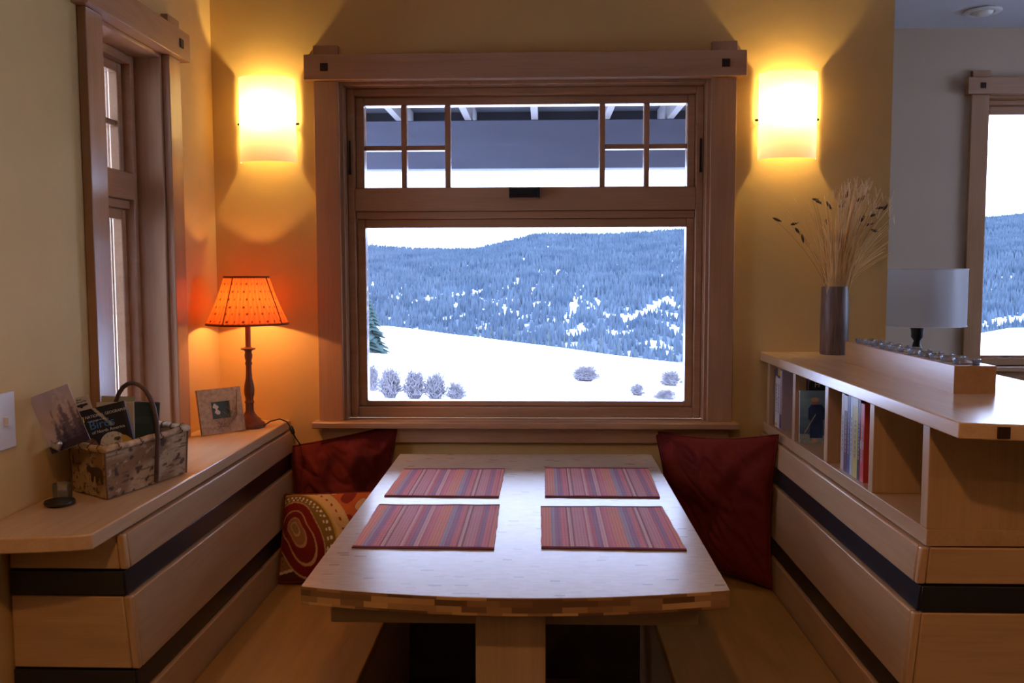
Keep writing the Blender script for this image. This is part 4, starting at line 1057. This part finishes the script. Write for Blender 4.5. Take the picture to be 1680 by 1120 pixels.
# ------------------------------------------------------------------ white drum lamp in the next room
DX, DY = 1.452, 3.54
dl = empty('floor_lamp', (DX, DY, 0), 'unlit lamp with white drum shade on a black turned post in the next room', 'lamp')
obj('lamp_shade', grid(lambda u, v: (DX + .172 * cos(2 * pi * u), DY + .172 * sin(2 * pi * u), 1.150 + .215 * v), 64, 6), M['drum'], dl, smooth=80)
for zz in (1.150, 1.365): obj('shade_trim', MB().tube([(DX + .172 * cos(2 * pi * i / 48), DY + .172 * sin(2 * pi * i / 48), zz) for i in range(49)], .002, 6), M['white_plastic'], dl)
pr = [(.12, 0), (.12, .02), (.05, .035), (.02, .06)]
z = .10
while z < 1.06: pr += [(.012, z), (.020, z + .018), (.026, z + .035), (.020, z + .052)]; z += .07
pr += [(.012, 1.09), (.022, 1.105), (.022, 1.12), (.026, 1.145), (.012, 1.16), (.010, 1.24)]
obj('post', MB().lathe(pr, (DX, DY, 0), 24), M['black_wood'], dl, smooth=50)
m = MB()
for k in range(3): m.tube([(DX, DY, 1.235), (DX + .171 * cos(k * 2.09), DY + .171 * sin(k * 2.09), 1.235 + .0)], .002, 5)
obj('shade_holder', m, M['black_wood'], dl)

# ------------------------------------------------------------------ recessed downlights
def downlight(x, y, label, energy=0, col=(1, .62, .30)):
    r = empty('recessed_downlight', (x, y, CEIL), label, 'ceiling light', 'recessed ceiling downlights')
    obj('trim_ring', MB().lathe([(.045, -.001), (.075, -.001), (.078, -.006), (.070, -.011), (.050, -.010), (.045, -.001)], (x, y, CEIL), 32, cap=False), M['white_plastic'], r, smooth=50)
    obj('lens', MB().lathe([(.046, -.002), (.040, -.014), (.028, -.020), (.004, -.023)], (x, y, CEIL), 24), plain('downlight_lens', L(.8, .78, .72), .5), r, smooth=60)
    if energy: lamp('downlight_beam', (x, y, CEIL - .05), col, energy, .05, r, spot=150)
q = atz(1612, 17, CEIL)
downlight(q.x, q.y, 'small round recessed ceiling light, unlit, near the far window of the next room')
WC = (1, .50, .17)
downlight(-.15, .2, 'round recessed ceiling light, lit, over the open floor in front of the table', 26 * WARM, WC)
downlight(1.9, -.8, 'round recessed ceiling light, lit, over the room side of the bookcase', 26 * WARM, WC)
downlight(-.3, -1.8, 'round recessed ceiling light, lit, at the back of the room', 26 * WARM, WC)

# ------------------------------------------------------------------ porch outside the booth window
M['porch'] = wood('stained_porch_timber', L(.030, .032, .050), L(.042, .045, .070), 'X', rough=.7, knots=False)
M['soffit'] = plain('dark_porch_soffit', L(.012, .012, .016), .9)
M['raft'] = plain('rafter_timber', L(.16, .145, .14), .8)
pr_ = empty('porch_roof', (-.2, 4.8, 2.05), 'dark stained porch roof with a deep beam and pale rafters outside the window', 'porch roof')
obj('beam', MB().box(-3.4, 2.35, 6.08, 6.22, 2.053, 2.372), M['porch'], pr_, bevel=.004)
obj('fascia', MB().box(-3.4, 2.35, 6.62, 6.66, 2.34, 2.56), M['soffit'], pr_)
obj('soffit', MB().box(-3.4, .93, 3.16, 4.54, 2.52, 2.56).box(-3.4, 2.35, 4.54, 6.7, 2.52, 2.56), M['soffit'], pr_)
for i, x in enumerate((-2.72, -2.28, -1.84, -1.40, -.953, -.493, -.051, .424, .845, 1.29, 1.73, 2.15)):
    obj('rafter', MB().box(x - .022, x + .022, 3.16 if x < .9 else 4.54, 6.6, 2.374, 2.518), M['raft'], pr_)
for x in (-3.25, 2.25): obj('post', MB().box(x - .07, x + .07, 6.08, 6.22, -1.1, 2.052), M['porch'], pr_)

# ------------------------------------------------------------------ snowy ground, far side of the valley
def lerp(a, b, t): return a + (b - a) * max(0, min(1, t))
def edge_z(x):
    if x < -10.3: return lerp(-2.0, -1.2, (-10.3 - x) / 20)
    if x < 9.4: return -2.0 + (x + 10.3) * (-2.6 / 19.7)
    if x < 16: return lerp(-4.6, -4.8, (x - 9.4) / 6.6)
    return lerp(-4.8, -2.2, (x - 16) / 14)
def gz(x, y):
    if y <= 60:
        t = max(0, (y - 5) / 55); z = -.8 + t * (edge_z(x) + .8)
        return z + .05 * noise.noise(Vector((x * .3, y * .3, 0)))
    if y < 80: return edge_z(x) - (y - 60) / 20 * 12
    if y < 250: return edge_z(x) - 12 - (y - 80) / 170 * 14
    return hill_z(x, y)
def ridge(x):
    P = [(-600, 60), (-260, 34), (-175, 29), (-128, 25.5), (-67, 24.5), (-24, 35), (-6, 39.7), (67, 39), (103, 41), (150, 44), (300, 50), (444, 54), (480, 58), (700, 66)]
    for (a, za), (b, zb_) in zip(P[:-1], P[1:]):
        if x <= b: return lerp(za, zb_, (x - a) / (b - a))
    return P[-1][1]
def hill_z(x, y):
    t = (y - 250) / 650
    base = -30
    if t <= 1:
        z = base + (ridge(x) - base) * (t ** .95)
        return z + sin(pi * max(0, t)) * (7 * noise.noise(Vector((x * .008, y * .006, 2))) + 2.0 * noise.noise(Vector((x * .03, y * .02, 5))))
    return ridge(x) - (t - 1) * 40
def terrain(name, xs, ys, f, mat, kind='structure'):
    mb = MB(); nx, ny = len(xs), len(ys)
    for y in ys:
        for x in xs: mb.v.append((x, y, f(x, y)))
    for j in range(ny - 1):
        for i in range(nx - 1): a = j * nx + i; mb.f.append((a, a + 1, a + nx + 1, a + nx)); mb.mi.append(0)
    return obj(name, mb, mat, smooth=180, kind=kind)
def frange(a, b, s):
    r = []; 
    while a < b + 1e-6: r.append(a); a += s
    return r
terrain('ground', frange(-90, 90, 2), [3.2, 5, 8, 12, 16, 20, 25, 30, 35, 40, 45, 50, 55, 59, 60.5, 70, 80, 120, 180, 250], gz, M['snow'])
def ridge_mat():
    m, t, p = new_mat('far_hazy_forest'); c = t.nodes.new('ShaderNodeTexCoord'); n = t.nodes.new('ShaderNodeTexNoise'); n.inputs['Scale'].default_value = .03; n.inputs['Detail'].default_value = 8
    t.links.new(c.outputs['Object'], n.inputs['Vector']); r = t.nodes.new('ShaderNodeValToRGB'); r.color_ramp.elements[0].position = .4; r.color_ramp.elements[1].position = .72
    r.color_ramp.elements[0].color = L(.07, .093, .105); r.color_ramp.elements[1].color = L(.11, .13, .14)  # distance haze put into the bluish base colour
    t.links.new(n.outputs['Fac'], r.inputs['Fac']); t.links.new(r.outputs['Color'], p.inputs['Base Color']); p.inputs['Roughness'].default_value = 1; p.inputs['Specular IOR Level'].default_value = 0
    return m
M['far'] = ridge_mat()
def far_ridge(x, y):
    t = (y - 1300) / 300
    P = [(-900, 10), (150, 40), (190, 66), (215, 76), (250, 80), (400, 90), (700, 93), (770, 98), (850, 106), (1200, 90)]
    for (a, za), (b, zb_) in zip(P[:-1], P[1:]):
        if x <= b: r = lerp(za, zb_, (x - a) / (b - a)); break
    else: r = 90
    return -60 + (r + 60) * min(1, t) - max(0, t - 1) * 30
terrain('ground_far_ridge', frange(-900, 1200, 30), frange(1300, 1700, 50), far_ridge, M['far'])
terrain('ground_snow_mountain', frange(-2600, 400, 60), frange(2700, 3300, 100), lambda x, y: (-100 + (250 + min(0, (300 - x * .0)) * 0 + (152 - 24 * (x + 590) / 530 - 250) + 12 * noise.noise(Vector((x * .004, 0, 0)))) * min(1, (y - 2700) / 300) + 100 * min(1, (y - 2700) / 300)), M['snow'])

# forest on the far slope: thousands of small conifers, one uncountable mass
def clearing(px, py):
    def seg(ax, ay, bx, by, w):
        dx, dy = bx - ax, by - ay; t = max(0, min(1, ((px - ax) * dx + (py - ay) * dy) / (dx * dx + dy * dy)))
        return (px - ax - t * dx) ** 2 + ((py - ay - t * dy) * 1.3) ** 2 < w * w
    return (seg(962, 458, 945, 490, 4) or seg(945, 490, 929, 523, 7) or seg(668, 492, 720, 486, 4) or seg(720, 486, 790, 475, 4.5) or seg(788, 488, 830, 503, 5) or seg(830, 503, 858, 518, 4)
            or seg(1024, 524, 1060, 508, 6) or seg(1060, 508, 1092, 490, 8) or seg(1092, 490, 1112, 503, 5) or seg(935, 548, 955, 540, 9) or seg(1000, 545, 1030, 545, 6) or seg(1078, 455, 1090, 448, 5)
            or seg(835, 470, 850, 462, 3) or seg(876, 475, 880, 468, 4) or seg(610, 463, 622, 466, 4) or seg(690, 455, 695, 450, 4) or seg(913, 440, 915, 450, 3) or seg(886, 440, 892, 450, 3)
            or seg(1605, 532, 1700, 512, 10) or seg(1605, 566, 1700, 556, 9) or seg(1640, 498, 1665, 494, 4) or seg(1635, 455, 1650, 458, 4) or seg(1630, 480, 1634, 484, 5))
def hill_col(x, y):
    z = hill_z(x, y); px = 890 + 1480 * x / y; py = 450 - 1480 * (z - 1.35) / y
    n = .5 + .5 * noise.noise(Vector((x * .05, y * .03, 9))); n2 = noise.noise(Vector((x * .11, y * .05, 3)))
    c = Vector((.045, .064, .088)).lerp(Vector((.09, .11, .14)), n)  # forest floor tinted blue, haze painted into the colour
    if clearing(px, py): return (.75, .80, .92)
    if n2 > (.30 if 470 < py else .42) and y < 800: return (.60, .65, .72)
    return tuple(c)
def hill_mesh(name, xs, ys):
    mb = MB(); mb.cols = []; nx = len(xs)
    for y in ys:
        for x in xs: mb.v.append((x, y, hill_z(x, y))); mb.cols.append(hill_col(x, y))
    for j in range(len(ys) - 1):
        for i in range(nx - 1): a = j * nx + i; mb.f.append((a, a + 1, a + nx + 1, a + nx)); mb.mi.append(0)
    obj(name, mb, M['slope'], smooth=180, kind='structure')
M['slope'] = vcol('hazy_snowy_hillside', .95, 0)
hill_mesh('ground_hill', frange(-460, -184, 12) + frange(-180, 130, 2.5) + frange(136, 300, 12) + frange(306, 500, 4) + frange(506, 700, 12), frange(250, 900, 4) + [940])
fm = MB(); cnt = 0
random.seed(11)
while cnt < 52000:
    y = 250 + 660 * random.random() ** .8
    if random.random() < .38: x = random.uniform((590 - 890) / 1480 * y, (1135 - 890) / 1480 * y)
    elif random.random() < .25: x = random.uniform(690 / 1480 * y, 815 / 1480 * y)
    else: x = random.uniform(-455, 695)
    z = hill_z(x, y) if y < 900 else ridge(x) - .5
    px = 890 + 1480 * x / y; py = 450 - 1480 * (z - 1.35) / y
    cnt += 1
    jx, jy = px + random.gauss(0, 2.5), py + random.gauss(0, 2.5)
    if clearing(jx, jy - 4) and random.random() < .93: continue
    n1 = noise.noise(Vector((x * .035, y * .012, 7)))
    n2 = noise.noise(Vector((x * .11, y * .05, 3)))
    if n2 > (.30 if 470 < py else .42) and y < 800 and random.random() < .8: continue
    h = random.uniform(2.6, 5.2) * (1 if y > 400 else .8); r = h * random.uniform(.2, .3)
    b = len(fm.v); k5 = 5; a0 = random.uniform(0, 6)
    for k in range(k5): fm.v.append((x + r * cos(a0 + 2 * pi * k / k5), y + r * sin(a0 + 2 * pi * k / k5), z - .3))
    fm.v.append((x, y, z + h))
    for k in range(k5): fm.f.append((b + k, b + (k + 1) % k5, b + k5)); fm.mi.append(0)
def forest_mat():
    m, t, p = new_mat('hazy_blue_conifers'); c = t.nodes.new('ShaderNodeTexCoord'); n = t.nodes.new('ShaderNodeTexNoise'); n.inputs['Scale'].default_value = .05; n.inputs['Detail'].default_value = 6
    t.links.new(c.outputs['Object'], n.inputs['Vector']); r = t.nodes.new('ShaderNodeValToRGB'); r.color_ramp.elements[0].position = .3; r.color_ramp.elements[1].position = .7
    r.color_ramp.elements[0].color = L(.034, .053, .078); r.color_ramp.elements[1].color = L(.070, .096, .122)  # tree colours carry the blue haze themselves
    t.links.new(n.outputs['Fac'], r.inputs['Fac']); t.links.new(r.outputs['Color'], p.inputs['Base Color']); p.inputs['Roughness'].default_value = 1; p.inputs['Specular IOR Level'].default_value = 0
    return m
fo_ = obj('forest', fm, forest_mat(), smooth=0, label='hazy blue conifer forest covering the far snowy hillside', cat='forest', kind='stuff')

# nearer pines just past the edge of the snow field
M['pine'] = plain('grey_green_pine', L(.052, .066, .064), .95, spec=0, noise_amt=.3, scale=1.5)
M['trunk'] = plain('pine_trunk', L(.03, .025, .03), .95, spec=0)
def pine(base, h, r, label, grp, mat=None, layers=9, par=None, name='pine_tree'):
    root = empty(name, base, label, 'tree', grp)
    m = MB()
    for k in range(layers):
        t = k / layers; z = base.z + h * (.12 + .85 * t); rr = r * (1 - t) ** .8 + .02
        nb = 9
        for i in range(nb):
            a = 2 * pi * i / nb + k * 1.3 + random.uniform(-.2, .2); L1 = rr * random.uniform(.7, 1.1)
            c = Vector((base.x, base.y, z)); tip = c + Vector((cos(a) * L1, sin(a) * L1, -L1 * .35)); s = Vector((-sin(a), cos(a), 0)) * L1 * .32
            b = len(m.v); m.v += [tuple(c + Vector((0, 0, h * .09))), tuple(c.lerp(tip, .55) + s), tuple(tip), tuple(c.lerp(tip, .55) - s), tuple(c - Vector((0, 0, h * .02)))]
            for q in ((0, 1, 2), (0, 2, 3), (4, 2, 1), (4, 3, 2)): m.f.append(tuple(b + w for w in q)); m.mi.append(0)
    obj('foliage', m, mat or M['pine'], root, smooth=0)
    obj('trunk', MB().tube([tuple(base), tuple(base + Vector((0, 0, h * .9)))], [r * .07, r * .02], 6), M['trunk'], root)
    return root
def ground_hit(px, py):
    d = RM @ Vector(((px - 840) / 1480, -(py - 560) / 1480, -1)); d /= d.y
    y = 8
    while y < 60:
        p = CAM + d * y
        if p.z <= gz(p.x, p.y): return Vector((p.x, p.y, gz(p.x, p.y)))
        y += .1
    return CAM + d * 60
i = 0
for px in (785, 806, 828, 850, 874, 900, 926, 955, 985, 1015, 1045, 1104):
    Y = 95 + (px * 7 % 5); p = at(px, 585, Y); x = p.x
    top = at(px, 533 + (px - 635) * .132 - 24 - (px * 13 % 19), Y).z; e = gz(x, Y)
    pine(Vector((x, Y, e)), top - e, .66 + (px % 5) * .03, 'grey-green pine just beyond the snow field', 'pines along the far edge of the snow field')
M['pine2'] = plain('dark_green_fir', L(.032, .052, .048), .95, spec=0, noise_amt=.4, scale=6)
b = Vector((-7.05, 36, gz(-7.05, 36)))
pine(b, at(600, 478, 36).z - b.z, 1.05, 'tall dark fir at the left edge of the main window view', None, M['pine2'], layers=16, name='fir_tree')
b = Vector((26, 48, gz(26, 48)))

# shrubs on the snow field
def shrub(base, w, h, n, label, grp=None, col='shrub', seed=1):
    random.seed(seed); m = MB()
    for i in range(n):
        a = random.uniform(0, 2 * pi); e = random.uniform(.12, 1.0) ** .8
        d = Vector((cos(a) * (1 - e * .75) * w / 2, sin(a) * (1 - e * .75) * w / 2, e * h)) 
        s = random.uniform(.65, 1.0); tip = base + d * s + Vector((random.uniform(-.1, .1) * w, random.uniform(-.1, .1) * w, 0))
        st = base + Vector((random.uniform(-.12, .12) * w, random.uniform(-.12, .12) * w, -.03))
        mid_ = st.lerp(tip, .5) + Vector((random.uniform(-.05, .05) * w, 0, h * .08))
        m.tube([tuple(st), tuple(mid_), tuple(tip)], [h * .016, h * .011, h * .004], 3, cap=False)
        for k in range(4):
            q = mid_.lerp(tip, random.uniform(.1, .95)); f = q + Vector((random.uniform(-.14, .14) * w, random.uniform(-.14, .14) * w, random.uniform(0, .20) * h))
            m.tube([tuple(q), tuple(f)], [h * .008, h * .004], 3, cap=False)
    return obj('shrub', m, M[col], smooth=0, label=label, cat='shrub', group=grp)
M['shrub'] = plain('bare_purple_grey_twigs', L(.15, .14, .15), .95, spec=0)
G = 'bare shrubs on the snow field'
for (px, py, wpx, hpx, n, lab) in ((960, 626, 58, 30, 460, 'round bare shrub alone on the snow field, right of centre'),
        (640, 653, 38, 56, 300, 'tallest bare shrub at the window bottom, just left of the long clump'),
        (680, 655, 40, 54, 300, 'left part of the long low clump of shrubs at the window bottom'),
        (715, 656, 40, 50, 300, 'middle part of the long low clump of shrubs at the window bottom'),
        (749, 657, 36, 36, 240, 'right end of the long low clump of shrubs at the window bottom'),
        (612, 640, 28, 46, 220, 'small bare shrub at the far left below the fir'),
        (1046, 650, 38, 26, 200, 'low bare shrub at the lower right of the window view'),
        (1100, 634, 50, 32, 260, 'wide bare shrub at the right edge of the window view'),
        (1092, 657, 54, 22, 260, 'lowest bare shrub in the right corner of the window view')):
    p = ground_hit(px, py); k = p.y / 1480
    shrub(p, wpx * k * (1.6 if 630 < px < 760 else 1.3), hpx * k * 1.05, n, lab, G, seed=px)
